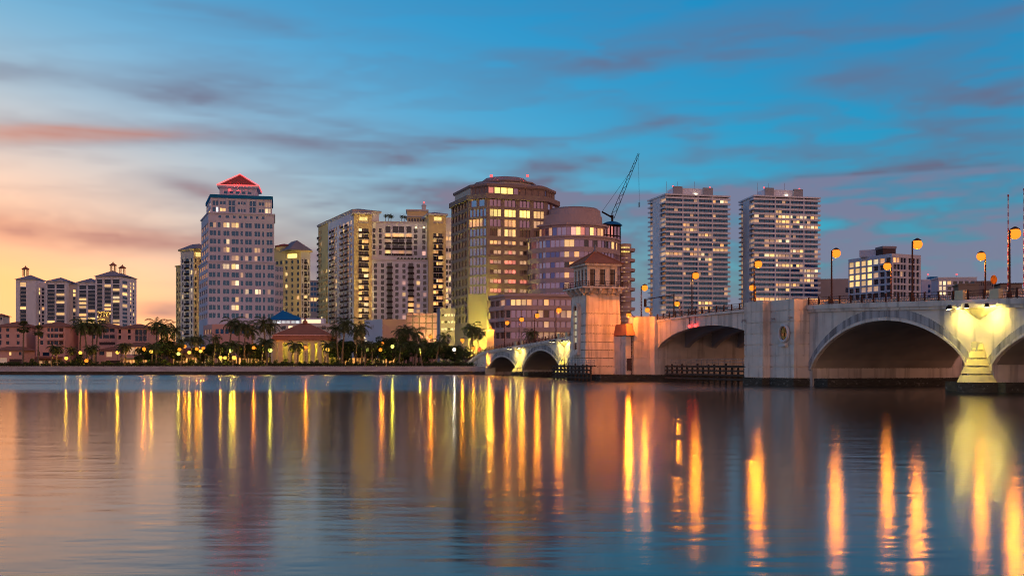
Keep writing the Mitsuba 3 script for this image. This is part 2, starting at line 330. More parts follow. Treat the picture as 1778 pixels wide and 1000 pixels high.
# ---------------------------------------------------------------- white office tower with the red pyramid
def office_tower():
    b = Bld('office_tower', 'white office tower with blue glass and small red lit pyramid roof', 'office building', 'lavender_stone', 'blue_glass')
    D = 487
    C, R, L = PX(362, D), PX(476, 494), PX(349.5, 515)
    fr = Fr(C, R); W = fr.L
    zf = lambda py: ZY(py, 489)
    cols = [(.02, .065), (.072, .115), (.14, .18), (.225, .265), (.272, .315), (.35, .40), (.407, .455), (.485, .52), (.555, .60), (.607, .655), (.70, .74), (.747, .785), (.815, .845), (.885, .925), (.932, .975)]
    rows = [391, 405.3, 419.5, 433.7, 448] ; rows2 = [463.3, 477.7, 491.8, 506.2, 520.2, 534.3, 548.3]
    litset = {(0, 3): 'warm', (0, 5): 'warm', (0, 6): 'warm', (0, 4): 'pale', (2, 4): 'pale', (3, 3): 'dim', (3, 4): 'warm', (3, 10): 'warm', (3, 11): 'dim', (4, 5): 'dim', (4, 6): 'warm', (4, 8): 'dim', (4, 10): 'dim', (0, 1): 'dim'}
    litset2 = {(0, 3): 'pale', (0, 4): 'pale', (0, 5): 'warm', (0, 6): 'pale', (2, 5): 'dim', (2, 6): 'pale', (3, 8): 'pale', (3, 10): 'pale', (3, 11): 'pale', (4, 6): 'warm', (5, 5): 'pale', (5, 6): 'warm', (3, 13): 'dim', (1, 7): 'dim', (6, 8): 'dim'}
    zt, zs, zb = zf(371.5), zf(455.5), GROUND
    # upper shaft and the wider lower shaft
    K = back(C, R, 30)
    b.core(poly_ccw([C, R, K[0], L]), zs, zt)
    w = grid(W, cols, [zf(y + 4.2) for y in rows], 2.3, lambda r, c: litset.get((r, c)))
    w += [(a * W, e * W, zf(379), zf(374.5), None) for a, e in [(.15, .19), (.26, .31), (.37, .41), (.46, .50), (.54, .58), (.63, .67), (.72, .76), (.81, .85)]]
    b.face(C, R, zs, zt, w)
    lw = dist(L, C)
    sidecols = [(.05, .25), (.30, .50), (.55, .72), (.78, .95)]
    b.face(L, C, zs, zt, grid(lw, sidecols, [zf(y + 4.2) for y in rows], 2.3))
    # lower shaft stands 1.2 m proud
    f2 = Fr(C, R); c2 = f2.pt(-.3, -1.3, 0)[:2]; r2 = f2.pt(W + .6, -1.3, 0)[:2]; l2 = (L[0] - 1.2, L[1]); k2 = back(c2, r2, 31)
    b.core(poly_ccw([c2, r2, k2[0], l2]), zb, zs)
    W2 = dist(c2, r2)
    b.face(c2, r2, zb, zs, grid(W2, cols, [zf(y + 4.2) for y in rows2], 2.3, lambda r, c: litset2.get((r, c))))
    b.face(l2, c2, zb, zs, grid(dist(l2, c2), sidecols, [zf(y + 4.2) for y in rows2], 2.3))
    b.mb('cornice').prism(Polygon(poly_ccw([c2, r2, k2[0], l2])).buffer(.35, join_style=2), zs, zs + .7)
    b.mb('cornice').prism(Polygon(poly_ccw([C, R, K[0], L])).buffer(.45, join_style=2), zt, zt + .6)
    # right wing, lower
    a, e = PX(471, 500), PX(491.5, 503); ke = back(a, e, 20)
    b.core(poly_ccw([a, e, ke[0], ke[1]]), zb, ZY(462, 500))
    we = dist(a, e)
    b.face(a, e, zb, ZY(462, 500), grid(we, [(.34, .46), (.5, .62), (.72, .82), (.86, .96)], [zf(y + 4.2) for y in rows2[0:]], 2.3))
    # crown
    c3, r3 = fr.pt(1.0, .9, 0)[:2], fr.pt(W - 1.0, .9, 0)[:2]; l3 = (L[0] + 2.6, L[1]); k3 = back(c3, r3, 28); W3 = dist(c3, r3)
    z1, z2 = zt + .6, zf(344)
    b.core(poly_ccw([c3, r3, k3[0], l3]), z1, z2)
    wins = []
    for a_, e_, lo, hi, m in [(.00, .04, 0, 0, 0)]: pass
    zz = lambda y: zf(y)
    for a_, e_ in [(.03, .075), (.085, .12)]: wins += [(a_ * W3, e_ * W3, zz(368), zz(360), 'cool' if a_ > .05 else None), (a_ * W3, e_ * W3, zz(357), zz(349), None)]
    for a_, e_ in [(.15, .19), (.20, .24)]: wins += [(a_ * W3, e_ * W3, zz(367), zz(361.5), 'warm'), (a_ * W3, e_ * W3, zz(355), zz(349.5), None)]
    for a_, e_ in [(.29, .335), (.345, .39), (.63, .675), (.685, .73)]: wins += [(a_ * W3, e_ * W3, zz(368), zz(358), None), (a_ * W3, e_ * W3, zz(356.5), zz(348), None)]
    for a_, e_ in [(.44, .475), (.49, .515), (.53, .565)]: wins += [(a_ * W3, e_ * W3, zz(367.5), zz(362), None), (a_ * W3, e_ * W3, zz(354.5), zz(349.5), None)]
    for a_, e_ in [(.78, .82), (.83, .865)]: wins += [(a_ * W3, e_ * W3, zz(367), zz(361.5), None), (a_ * W3, e_ * W3, zz(355), zz(349.5), None)]
    for a_, e_ in [(.89, .93), (.94, .975)]: wins += [(a_ * W3, e_ * W3, zz(368), zz(360), 'pale'), (a_ * W3, e_ * W3, zz(357), zz(349), 'dim')]
    b.face(c3, r3, z1, z2, wins)
    b.face(l3, c3, z1, z2, grid(dist(l3, c3), [(.1, .4), (.55, .9)], [zz(367), zz(356)], 2.2))
    f3 = Fr(c3, r3)
    for a_, e_ in [(.00, .02), (.125, .145), (.25, .28), (.40, .43), (.58, .62), (.74, .77), (.87, .885), (.98, 1.0)]:
        b.mb('pilaster').box(a_ * W3 + .02, e_ * W3 - .02, -.45, .05, z1 + .02, z2 - .1, f3)
    b.mb('parapet', 'blue_roof').prism(Polygon(poly_ccw([c3, r3, k3[0], l3])).buffer(.4, join_style=2), z2, zf(338.3))
    # lantern, pyramid and its red light tubes
    a, e = PX(381, 497), PX(446, 500); kk = back(a, e, 17)
    q = poly_ccw([a, e, kk[0], kk[1]]); z3, z4 = zf(338.3), zf(320.5)
    b.core(q, z3, z4)
    b.face(a, e, z3, z4, [(x * dist(a, e), (x + .09) * dist(a, e), zf(331.5), zf(327.2), None) for x in (.12, .28, .44, .60, .76)])
    b.face(kk[1], a, z3, z4)
    ring = [np.array(x) for x in Polygon(q).buffer(1.0, join_style=2).exterior.coords[:-1]]
    b.mb('lantern_cornice').prism(Polygon(ring), z4, z4 + .8)
    cx = sum(ring) / 4; apex = np.array([cx[0], cx[1], ZY(304, 507)])
    part(b.k, 'roof', MB().hip(ring, z4 + .8, [apex]), 'red_roof')
    cor = [np.array([x[0], x[1], z4 + 1.05]) for x in ring]
    for i in range(4):
        part(b.k, 'light_tube', MB().tube([cor[i], cor[(i + 1) % 4]], .26, 6), 'white_paint', label='red light tube along the eave of the pyramid roof', **emit((1.7, .06, .05), .2))
        part(b.k, 'light_tube', MB().tube([cor[i] + [0, 0, .2], apex + [0, 0, .35]], .22, 6), 'white_paint', label='red light tube along a ridge of the pyramid roof', **emit((1.7, .06, .05), .2))
    for i in range(4):
        q_ = (cor[i] + cor[(i + 1) % 4]) / 2; o_ = q_ + (q_ - np.array([cx[0], cx[1], q_[2]])) * .18 + [0, 0, .5]
        glow_point(o_, (26, .6, .7), .5)  # added red points without fixtures, brighten the pyramid roof
    m = MB(); m.lathe([(0.0, 0), (.55, 0), (.55, 1.0), (0, 1.0)], P(398.5, 332, 496), 10); part(b.k, 'beacon', m, 'white_paint', **emit((1.8, .06, .05)))
    # podium at the foot
    a, e = PX(368, 470), PX(440, 470); k4 = back(a, e, 16); l4 = PX(353, 486)
    zp = ZY(563, 470)
    b.core(poly_ccw([a, e, k4[0], l4]), GROUND, zp, 'podium', 'pale_stucco')
    W4 = dist(a, e)
    b.face(a, e, GROUND, zp, [(x, x + 1.6, ZY(579.5, 470), ZY(571.5, 470), None) for x in (1.6, 3.9, 6.2, 9.0, 11.2, 14, 16.2)], 'podium', 'pink_stucco')
    b.face(l4, a, GROUND, zp, grid(dist(l4, a), [(.1, .3), (.4, .6), (.7, .9)], [ZY(580, 475)], 2.2), 'podium', 'pink_stucco')
    b.done()
office_tower()

# ---------------------------------------------------------------- the two cream condominium towers behind it
def cream_tower(name, label, px0, px1, pxm, D, ytop, yeave, yloggia, side, flank=None, seed=0):
    b = Bld(name, label, 'apartment building', 'cream_stucco', 'dark_glass', group=None)
    A, M, R = PX(px0, D + 6), PX(pxm, D), PX(px1, D + 3)
    kr, km = back(M, R, 22)[0], back(A, M, 22)[1]
    z1 = ZY(yeave, D); zb = GROUND
    rows = [ZY(y, D) for y in np.arange(yloggia + 14, 600, 10.45)]
    b.core(poly_ccw([A, M, R, kr, km]), zb, z1)
    for (p, q, bay) in ((A, M, side == 'l'), (M, R, side == 'r')):
        L = dist(p, q)
        if bay:
            cols = [(.10, .22), (.36, .64), (.78, .90)]
            b.face(p, q, zb, z1, grid(L, cols, rows, 2.2, some(.13, seed=seed)), 'bay', 'pale_stucco')
            f = Fr(p, q)
            for z in rows:
                b.mb('balcony', 'dark_metal').box(.33 * L, .67 * L, -.55, -.02, z - .35, z + .55, f)
        else:
            n = max(2, int(L / 3.6)); cols = [((i + .28) / n, (i + .66) / n) for i in range(n)]
            w = grid(L, cols, rows, 1.9, some(.07, seed=seed + 5))
            w += [(.22 * L, .78 * L, ZY(yloggia + 4.5, D), ZY(yloggia - 3, D), 'gold')]
            b.face(p, q, zb, z1, w)
    zr = z1 + .02
    ring = list(Polygon(poly_ccw([A, M, R, kr, km])).buffer(1.0, join_style=2).exterior.coords[:-1])
    b.mb('cornice').prism(Polygon(ring), zr - .9, zr - .05)
    rect = Polygon(ring).minimum_rotated_rectangle
    c = list(rect.exterior.coords[:-1]); 
    if dist(c[0], c[1]) < dist(c[1], c[2]): c = c[1:] + c[:1]
    ma = lerp(c[0], c[3], .5); mb_ = lerp(c[1], c[2], .5)
    za = ZY(ytop, D + 8)
    part(b.k, 'roof', MB().hip(c, zr, [np.array([*lerp(ma, mb_, .3), za]), np.array([*lerp(ma, mb_, .7), za])]), 'grey_roof')
    if flank:
        (a, e, y, dd) = flank
        p, q = PX(a, D + dd + 4), PX(e, D + dd); k_ = back(p, q, 14)
        b.core(poly_ccw([p, q, k_[0], k_[1]]), zb, ZY(y, D + dd))
        b.face(p, q, zb, ZY(y, D + dd), grid(dist(p, q), [(.18, .42), (.58, .82)], [r for r in rows if r < ZY(y + 8, D + dd)], 1.9, some(.1, seed=seed + 9)))
        b.mb('cornice').prism(Polygon(poly_ccw([p, q, k_[0], k_[1]])).buffer(.5, join_style=2), ZY(y, D + dd) + .01, ZY(y, D + dd) + .8)
    b.done()
    return b.k
cream_tower('apartment_tower', 'cream apartment tower half hidden behind the left side of the white office tower', 313.5, 352, 336, 565, 424.5, 432, 441, 'l', flank=(305.5, 314.5, 463, 10), seed=1)
k = cream_tower('apartment_tower', 'cream apartment tower with a yellow lit loggia just right of the white office tower', 492.5, 538.6, 522.6, 555, 419, 434.5, 443, 'r', flank=(476, 493, 432, 6), seed=2)
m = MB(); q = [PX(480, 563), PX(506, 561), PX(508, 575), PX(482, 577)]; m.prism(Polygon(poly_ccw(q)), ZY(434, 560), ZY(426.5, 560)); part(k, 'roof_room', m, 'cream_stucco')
part(k, 'roof', MB().hip([tuple(x) for x in Polygon(poly_ccw(q)).buffer(1, join_style=2).exterior.coords[:-1]], ZY(426.4, 560), [np.array([*PX(493, 568), ZY(420.5, 560)])]), 'red_roof')  # red material stands in for red light falling on this roof

b = Bld('office_block', 'small distant blue glass office block in the gap before the big white apartment block', 'office building', 'grey_wall', 'blue_glass')
A, R = PX(538.5, 690), PX(556, 690); kk = back(A, R, 14); z1 = ZY(487, 690)
b.core(poly_ccw([A, R, *kk]), GROUND, z1)
b.face(A, R, GROUND, z1, grid(dist(A, R), [(.05, .3), (.37, .62), (.7, .95)], [ZY(y, 690) for y in np.arange(496, 550, 9.0)], 2.3, lambda r, c: 'warm' if r == 3 else None)); b.done()

# ---------------------------------------------------------------- the big white apartment block
def big_block():
    b = Bld('apartment_block', 'large white and cream apartment block with many balconies and a palm roof garden', 'apartment building', 'white_stucco', 'dark_glass', .4)
    D = 540
    zb = GROUND
    rows = lambda y0, y1, d=D, st=9.93: [ZY(y, d) for y in np.arange(y0, y1, st)]
    # cream towers left and right of the white centre
    def tower(px0, px1, d0, d1, yeave, ytop, seed, litp, first):
        p, q = PX(px0, d0), PX(px1, d1); L = dist(p, q); kq = back(p, q, 16); d = (d0 + d1) / 2; z1 = ZY(yeave, d)
        b.core(poly_ccw([p, q, *kq]), zb, z1, 'tower', 'cream_stucco')
        r = rows(first, 560, d)
        lit = some(litp, ('warm', 'warm', 'amber', 'pale', 'amber'), seed=seed)
        w = grid(L, [(.27, .44), (.46, .55), (.57, .80)], r, 2.3, lit) + [(.30 * L, .76 * L, ZY(383.5, d), ZY(377, d), 'gold')]
        f = b.face(p, q, zb, z1, w, 'tower', 'cream_stucco')
        for i, z in enumerate(r):
            k_ = pn(b.k + '__balcony_rail'); scene[k_] = {**unit('dark_metal'), 'to_world': f.mat(.24 * L, .83 * L, -1.3, -1.2, z - .35, z + .55)}
            k_ = pn(b.k + '__balcony'); scene[k_] = {**unit('pale_stucco'), 'to_world': f.mat(.24 * L, .83 * L, -1.3, -.01, z - .70, z - .38)}
        ring = [tuple(x) for x in Polygon(poly_ccw([p, q, *kq])).buffer(1.0, join_style=2).exterior.coords[:-1]]
        b.mb('cornice', 'pale_stucco').prism(Polygon(ring), z1 + .01, z1 + .9)
        part(b.k, 'roof', MB().hip(ring, z1 + .95, [np.array([*np.mean(ring, 0), ZY(ytop, d + 8)])]), 'grey_roof')
        # eyebrow above the loggia
        b.mb('cornice', 'pale_stucco').box(.24 * L, .82 * L, -.5, -.01, ZY(387.5, d), ZY(386, d), f)
    tower(614.5, 645.5, 537, 539.5, 372.5, 365.4, 21, .42, 404.5)
    tower(744.5, 774, 541, 543.5, 374.5, 369, 22, .50, 413)
    # right white strip
    p, q = PX(773, 547), PX(790, 549); kq = back(p, q, 14); z1 = ZY(378, 548)
    b.core(poly_ccw([p, q, *kq]), zb, z1, 'wall'); b.face(p, q, zb, z1, grid(dist(p, q), [(.08, .30), (.38, .6)], rows(408, 560, 548), 2.0, some(.35, seed=8)))
    # centre: upper wall set back, lower block proud, terrace between
    p, q = PX(644.5, 545), PX(746, 548.5); L = dist(p, q); kq = back(p, q, 16); zt, zm = ZY(387.5, 546), ZY(454.5, 546)
    b.core(poly_ccw([p, q, *kq]), zb, zt)
    r = rows(404, 452, 546, 9.7)
    f = Fr(p, q); fx = lambda z3: (z3 / 3.333 + 530 - 644.5) / 101.5
    small = [(fx(390), fx(406)), (fx(426), fx(442)), (fx(628), fx(648)), (fx(677), fx(696))]
    bays = [(fx(464), fx(492)), (fx(505), fx(538)), (fx(541), fx(572)), (fx(585), fx(615))]
    g = random.Random(31)
    w = grid(L, small, r, 2.2, some(.16, ('amber', 'warm', 'rose'), seed=33))
    litr = {(1, 0): 'amber', (1, 1): 'amber', (1, 2): 'warm', (1, 3): 'amber', (4, 0): 'warm', (4, 1): 'rose', (4, 2): 'amber', (2, 0): 'dim', (4, 3): 'dim'}
    w += [(a * L, e * L, z, z + (3.4 if i == 0 else 2.5), litr.get((i, j))) for i, z in enumerate(r) for j, (a, e) in enumerate(bays)]
    w = [x if x[3] < zt - .5 else (*x[:3], zt - .5, x[4]) for x in w]
    b.face(p, q, zm, zt, w)
    for i, z in enumerate(r):
        if i:
            for a_, e_ in ((fx(460), fx(496)), (fx(502), fx(576)), (fx(582), fx(619))):
                k_ = pn(b.k + '__balcony_rail'); scene[k_] = {**unit('dark_metal'), 'to_world': f.mat(a_ * L, e_ * L, -.9, -.8, z - .25, z + .65)}
    p2, q2 = f.pt(.2, -3.0, 0)[:2], f.pt(L - .2, -3.0, 0)[:2]; L2 = dist(p2, q2)
    b.core(poly_ccw([p2, q2, *back(p2, q2, 3.5)]), zb, zm, 'wall'); 
    r2 = rows(464.5, 560, 543, 9.93)
    cols = [(fx(396), fx(414)), (fx(437), fx(455)), (fx(562), fx(580)), (fx(645), fx(664)), (fx(683), fx(702)), (fx(520), fx(539))]
    w = grid(L2, cols, r2, 2.0, some(.06, ('amber', 'warm', 'rose'), seed=41))
    bc = [(fx(474), fx(502)), (fx(597), fx(626))]
    w += grid(L2, bc, r2, 2.5, lambda r_, c: 'amber' if (r_, c) in ((7, 1), (6, 1)) else ('warm' if (r_, c) == (8, 1) else None))
    f2 = b.face(p2, q2, zb, zm, w)
    for z in r2:
        for a_, e_ in bc:
            k_ = pn(b.k + '__balcony'); scene[k_] = {**unit('dark_metal'), 'to_world': f2.mat((a_ - .012) * L2, (e_ + .012) * L2, -1.0, -.02, z - .5, z + .45)}
    b.mb('terrace_parapet', 'pale_stucco').box(.0, L2, -.25, .1, zm + .01, zm + 1.0, f2)
    for i in range(9):
        b.mb('terrace_planting', 'leaf').lathe([(0, 0), (.7, .2), (.8, .9), (.3, 1.7), (0, 1.9)], f2.pt(L2 * (.46 + .06 * i), 1.2, zm + .3), 6)
    CEN = (L, f)
    # left return: three bays stepping back
    pts = [(552.5, 604), (569.5, 584), (586.5, 566), (613.5, 540.5)]
    tops = [392, 384, 376]
    walls = ['cream_stucco', 'white_stucco', 'white_stucco']
    full = [PX(552.5, 604), PX(569.5, 584), PX(586.5, 566), PX(613.5, 540.5)]
    for i in range(3):
        p, q = full[i], full[i + 1]; L = dist(p, q); d = pts[i][1] - 8
        z1 = ZY(tops[i], d); kq = back(p, q, 15)
        b.core(poly_ccw([p, q, *kq]), zb, z1, 'bay', walls[i])
        if i == 0:
            w = grid(L, [(.06, .18), (.24, .34)], rows(406, 470, d), 2.0, some(.1, seed=3)) + grid(L, [(.08, .2), (.3, .42), (.55, .67), (.8, .92)], rows(476, 575, d), 2.0, some(.12, seed=4))
        else:
            w = grid(L, [(.08, .2), (.32, .44), (.56, .72), (.80, .92)], rows(tops[i] + 20, 575, d), 2.1, some(.22, ('warm', 'amber', 'dim'), seed=5 + i))
        f = b.face(p, q, zb, z1, w, 'bay', walls[i])
        b.mb('cornice', 'pale_stucco').prism(Polygon(poly_ccw([p, q, *kq])).buffer(.6, join_style=2), z1 + .02, z1 + 1.0)
        b.mb('roof', 'grey_roof').hip([tuple(x) for x in Polygon(poly_ccw([p, q, *kq])).buffer(1.0, join_style=2).exterior.coords[:-1]], z1 + 1.05, [np.array([*lerp(p, kq[0], .5), z1 + 4.0])])
        for z in rows(tops[i] + 20, 575, d):
            for a_, e_ in (((.02, .22),) if i == 0 else ((.27, .48), (.53, .76))):
                b.mb('balcony_rail', 'dark_metal').box(a_ * L, e_ * L, -1.0, -.9, z - .4, z + .6, f)
                b.mb('balcony', 'pale_stucco').box(a_ * L, e_ * L, -1.0, .0 - .01, z - .75, z - .45, f)
    L, f = CEN
    b.mb('parapet', 'pale_stucco').box(0, L, -.3, .5, zt + .01, zt + .9, f)
    # roof garden pavilion
    a, e = PX(707, 556), PX(742, 557); kk = back(a, e, 12); z5, z6 = zt + .05, ZY(366.5, 556)
    b.core(poly_ccw([a, e, *kk]), z5, z6, 'roof_pavilion', 'cream_stucco')
    b.face(a, e, z5, z6, [(x * dist(a, e), (x + .10) * dist(a, e), ZY(385, 556), ZY(379.5, 556), 'gold') for x in (.06, .2, .34, .48, .62, .78)], 'roof_pavilion', 'cream_stucco')
    b.mb('pavilion_eave', 'pale_stucco').prism(Polygon(poly_ccw([a, e, *kk])).buffer(.9, join_style=2), ZY(376.8, 556), ZY(375.6, 556))
    b.mb('pavilion_eave', 'pale_stucco').prism(Polygon(poly_ccw([a, e, *kk])).buffer(.7, join_style=2), z6 + .01, z6 + .8)
    c = P(736, 366, 560); m = MB().lathe([(0, 0), (1.2, 0), (1.2, 2.6), (1.6, 2.7), (.2, 4.0), (0, 4.0)], c, 10); part(b.k, 'cupola', m, 'pale_stucco')
    m = MB().lathe([(0, 4.05), (.45, 4.1), (.45, 4.9), (0, 5.0)], c, 8); part(b.k, 'beacon', m, 'white_paint', **emit((1.6, .06, .05)))
    for x in (722, 736): pass
    for x in (722.5, 736): 
        m = MB().lathe([(0, 0), (.5, 0), (.5, .7), (0, .8)], P(x, 396.5, 544.0), 8); part(b.k, 'wall_lamp', m, 'white_paint', **emit((3, 2.1, .8), .6))
    b.done()
    return b.k
BLOCK = big_block()

# low white building and garage in front of it
b = Bld('low_building', 'low white building without floors under the big white apartment block', 'building', 'white_stucco', 'dark_glass')
A, M, R = PX(633, 486), PX(664, 470), PX(706, 474); kk = back(M, R, 14); z1 = ZY(554, 470)
b.core(poly_ccw([A, M, R, kk[0], back(A, M, 12)[1]]), GROUND, z1); b.face(M, R, GROUND, z1, bsdf='pink_stucco'); b.face(A, M, GROUND, z1, [(x, x + .8, ZY(570, 478), ZY(564, 478), None) for x in (7.0, 9.0)]); b.done()
b = Bld('parking_garage', 'pink parking garage with dark framed bays behind the shore trees', 'parking garage', 'pink_stucco', 'dark_glass')
A, R = PX(705.5, 500), PX(762, 502); kk = back(A, R, 20); z1 = ZY(543.5, 500); L = dist(A, R)
b.core(poly_ccw([A, R, *kk]), GROUND, z1); f = b.face(A, R, GROUND, z1)
for i in range(6): b.mb('frame', 'brown_wall').box(L * i / 5 - .3 + (.3 if i == 0 else 0) - (.3 if i == 5 else 0), L * i / 5 + .3, -.3, -.01, GROUND, z1, f)
for y in (549.5, 560.5, 571): b.mb('frame', 'brown_wall').box(0, L, -.38, -.31, ZY(y, 500) - .25, ZY(y, 500) + .25, f)
b.done()
b = Bld('parking_deck', 'rounded pinkish parking deck with open levels left of the dark office tower', 'parking garage', 'rose_concrete', 'louvre')
A, M, R = PX(758.5, 440), PX(764, 434), PX(796, 432); kk = back(M, R, 12); z1 = ZY(535, 434)
b.core(poly_ccw([A, M, R, kk[0], back(A, M, 10)[1]]), GROUND, z1)
b.face(A, M, GROUND, z1)
b.face(M, R, GROUND, z1, [(.6 + 1.4 * i, 1.7 + 1.4 * i, ZY(y, 433), ZY(y - 3.4, 433), 'pale' if (i * 7 + j * 3) % 5 else None) for i in range(5) for j, y in enumerate((549, 561, 573))])
b.done()

# ---------------------------------------------------------------- dark chamfered office tower and its round neighbour
def regular(c, r, n, a0=0):
    return [(c[0] + r * math.cos(a0 + 2 * math.pi * i / n), c[1] + r * math.sin(a0 + 2 * math.pi * i / n)) for i in range(n)]
def chamfer_tower():
    b = Bld('office_tower', 'brown concrete office tower with glass corner strip tinted sky pink and stepped round crown', 'office building', 'tan_concrete', 'bronze_glass', .55)
    Lp, C1, C2, R1, R2 = PX(783.5, 437), PX(813, 416), PX(845, 411), PX(949, 420), PX(968.5, 432)
    kr = (R2[0] - 4, R2[1] + 22); kl = (Lp[0] + 8, Lp[1] + 18)
    foot = poly_ccw([Lp, C1, C2, R1, R2, kr, kl]); zb = GROUND
    z = lambda y: ZY(y, 414)
    rows = [z(270 + y / 2.857) for y in (255, 305, 354, 402, 449, 497, 545, 592, 640, 686)]
    ztop = z(347)
    b.core(foot, zb, ztop)
    L = dist(Lp, C1)
    low = [z(270 + y / 2.857) for y in (733, 780, 826)]
    cols5 = [(.06, .185), (.245, .37), (.43, .555), (.615, .74), (.80, .925)]
    b.face(Lp, C1, zb, ztop, grid(L, cols5, rows + low, 2.7))
    L = dist(C1, C2); lit = {0: None, 2: 'warm'}
    w = []
    for i, r in enumerate(rows):
        if i == 0: w += [(.12 * L, .45 * L, r, r + 2.9, 'sky_pink_glass'), (.55 * L, .88 * L, r, r + 2.9, 'sky_pink_glass')]
        else: w += [((.04 + .186 * j) * L, (.04 + .186 * j + .172) * L, r, r + 3.05, ('amber' if i == 2 and j < 4 else 'sky_pink_glass')) for j in range(5)]
    b.face(C1, C2, zb, ztop, w)
    L = dist(C2, R1); fx = lambda x: (x / 2.857 + 760 - 845) / 104.0
    cols = []
    g = random.Random(5)
    rowlit = [['violet_glass'] * 4, ['gold', 'gold', 'gold', 'warm'], ['violet_glass', 'amber', 'violet_glass', 'dim'], ['dim', 'warm', None, None], ['amber', 'amber', 'dim', None], ['dim', 'red', 'dim', None], ['red', 'red', 'dim', None], ['dim', 'red', 'dim', None], ['red', 'red', 'red', None], ['red', 'red', 'dim', None]]
    w = []
    for i, r in enumerate(rows):
        for j, (a, e) in enumerate([(258, 315), (330, 387), (405, 458), (475, 528)]):
            m = rowlit[i][j]
            for q in range(3):
                a_, e_ = fx(a + (e - a) * (q / 3 + .01)), fx(a + (e - a) * ((q + 1) / 3 - .015))
                mm = m
                if m == 'dim' and g.random() < .5: mm = None
                if m in ('red', 'amber') and g.random() < .25: mm = 'dim'
                w.append((a_ * L, e_ * L, r + (.0 if i < 4 else .55), r + (2.9 if i < 4 else 2.0), mm))
    f = b.face(C2, R1, zb, ztop, w)
    for i, r in enumerate(rows[4:]):
        for a, e in [(258, 315), (330, 387), (405, 458), (475, 528)]:
            b.mb('ledge').box(fx(a - 4) * L, fx(e + 4) * L, -.35, -.01, r - .35, r + .1, f)
    L = dist(R1, R2); b.face(R1, R2, zb, ztop, grid(L, [(.12, .44), (.54, .88)], rows, 2.9, lambda r, c: 'sky_pink_glass' if r < 3 else None))
    # cornice, glazed penthouse floor, hooded roof, drum
    plan = Polygon(foot)
    b.mb('cornice').prism(plan.buffer(.9, join_style=2), ztop + .01, ztop + 2.0)
    zp = ztop + 2.05; zh = z(324)
    inner = plan.buffer(-1.2, join_style=2)
    ic = list(inner.exterior.coords[:-1])
    b.core(ic, zp, zh, inset=.3)
    ic = [Fr(Lp, C1).pt(1.4, 1.2, 0)[:2], Fr(C1, C2).pt(.3, 1.2, 0)[:2], Fr(C1, C2).pt(dist(C1, C2) - .2, 1.2, 0)[:2], Fr(C2, R1).pt(dist(C2, R1) - .2, 1.2, 0)[:2], Fr(R1, R2).pt(dist(R1, R2) - .6, 1.2, 0)[:2]]
    for i, (m1, n) in enumerate([('pale', 4), ('sky_pink_glass', 4), ('violet_glass', 9), ('sky_pink_glass', 4)]):
        p, q = ic[i], ic[i + 1]; L = dist(p, q)
        def mat(j, i=i):
            if i == 2: return 'gold' if 0 < j < 4 else ('violet_glass' if j else 'sky_pink_glass')
            return ['sky_pink_glass', 'sky_pink_glass', 'violet_glass', 'violet_glass'][i]
        if i == 0:
            b.face(p, q, zp, zh, [], bsdf='barrier_concrete'); continue
        b.face(p, q, zp, zh, [((j + .04) * L / n, (j + .96) * L / n, zp + .5, zh - .4, mat(j)) for j in range(n)])
    # dark glass hoods over the two rounded corners, plain concrete elsewhere
    b.mb('roof_slab').prism(plan.buffer(-.7, join_style=2), zh + .01, zh + 1.0)
    cx, cy = plan.buffer(-6).centroid.coords[0]
    for p, q in ((C1, C2), (R1, R2)):
        mid = lerp(p, q, .5); cc = lerp(mid, (cx, cy), .42)
        m = MB(); m.lathe([(0, 1.9), (3.0, 1.8), (5.4, 1.4), (7.0, .8), (7.6, 0), (0, 0)], (cc[0], cc[1], zh + 1.02), 20); part(b.k, 'hood', m, 'grey_roof', smooth=40)
    def tier(rad, z0, z1, r1=None, bs='tan_concrete', n=12, name='drum'):
        m = MB(); m.lathe([(0, 0), (rad, 0), (r1 or rad, z1 - z0), (0, z1 - z0)], (cx, cy, z0), n); part(b.k, name, m, bs)
    tier(15.2, zh + 1.02, z(313), 14.2); tier(13.0, z(313) + .02, z(309), 12.8, 'pale_stucco'); tier(13.8, z(309) + .02, z(306.5)); tier(11.5, z(306.5) + .02, z(297), 9.0, 'grey_roof')
    for px_ in (853, 916):
        c = P(px_, 297.5, cy - 7); c[2] = z(297) + .1; glow_point(c + [0, -.9, .9], (14, .35, .3), .3)
        part(b.k, 'beacon', MB().lathe([(0, 0), (.6, 0), (.6, .9), (0, 1.0)], c, 8), 'white_paint', **emit((1.6, .06, .05)))
    b.done()
chamfer_tower()

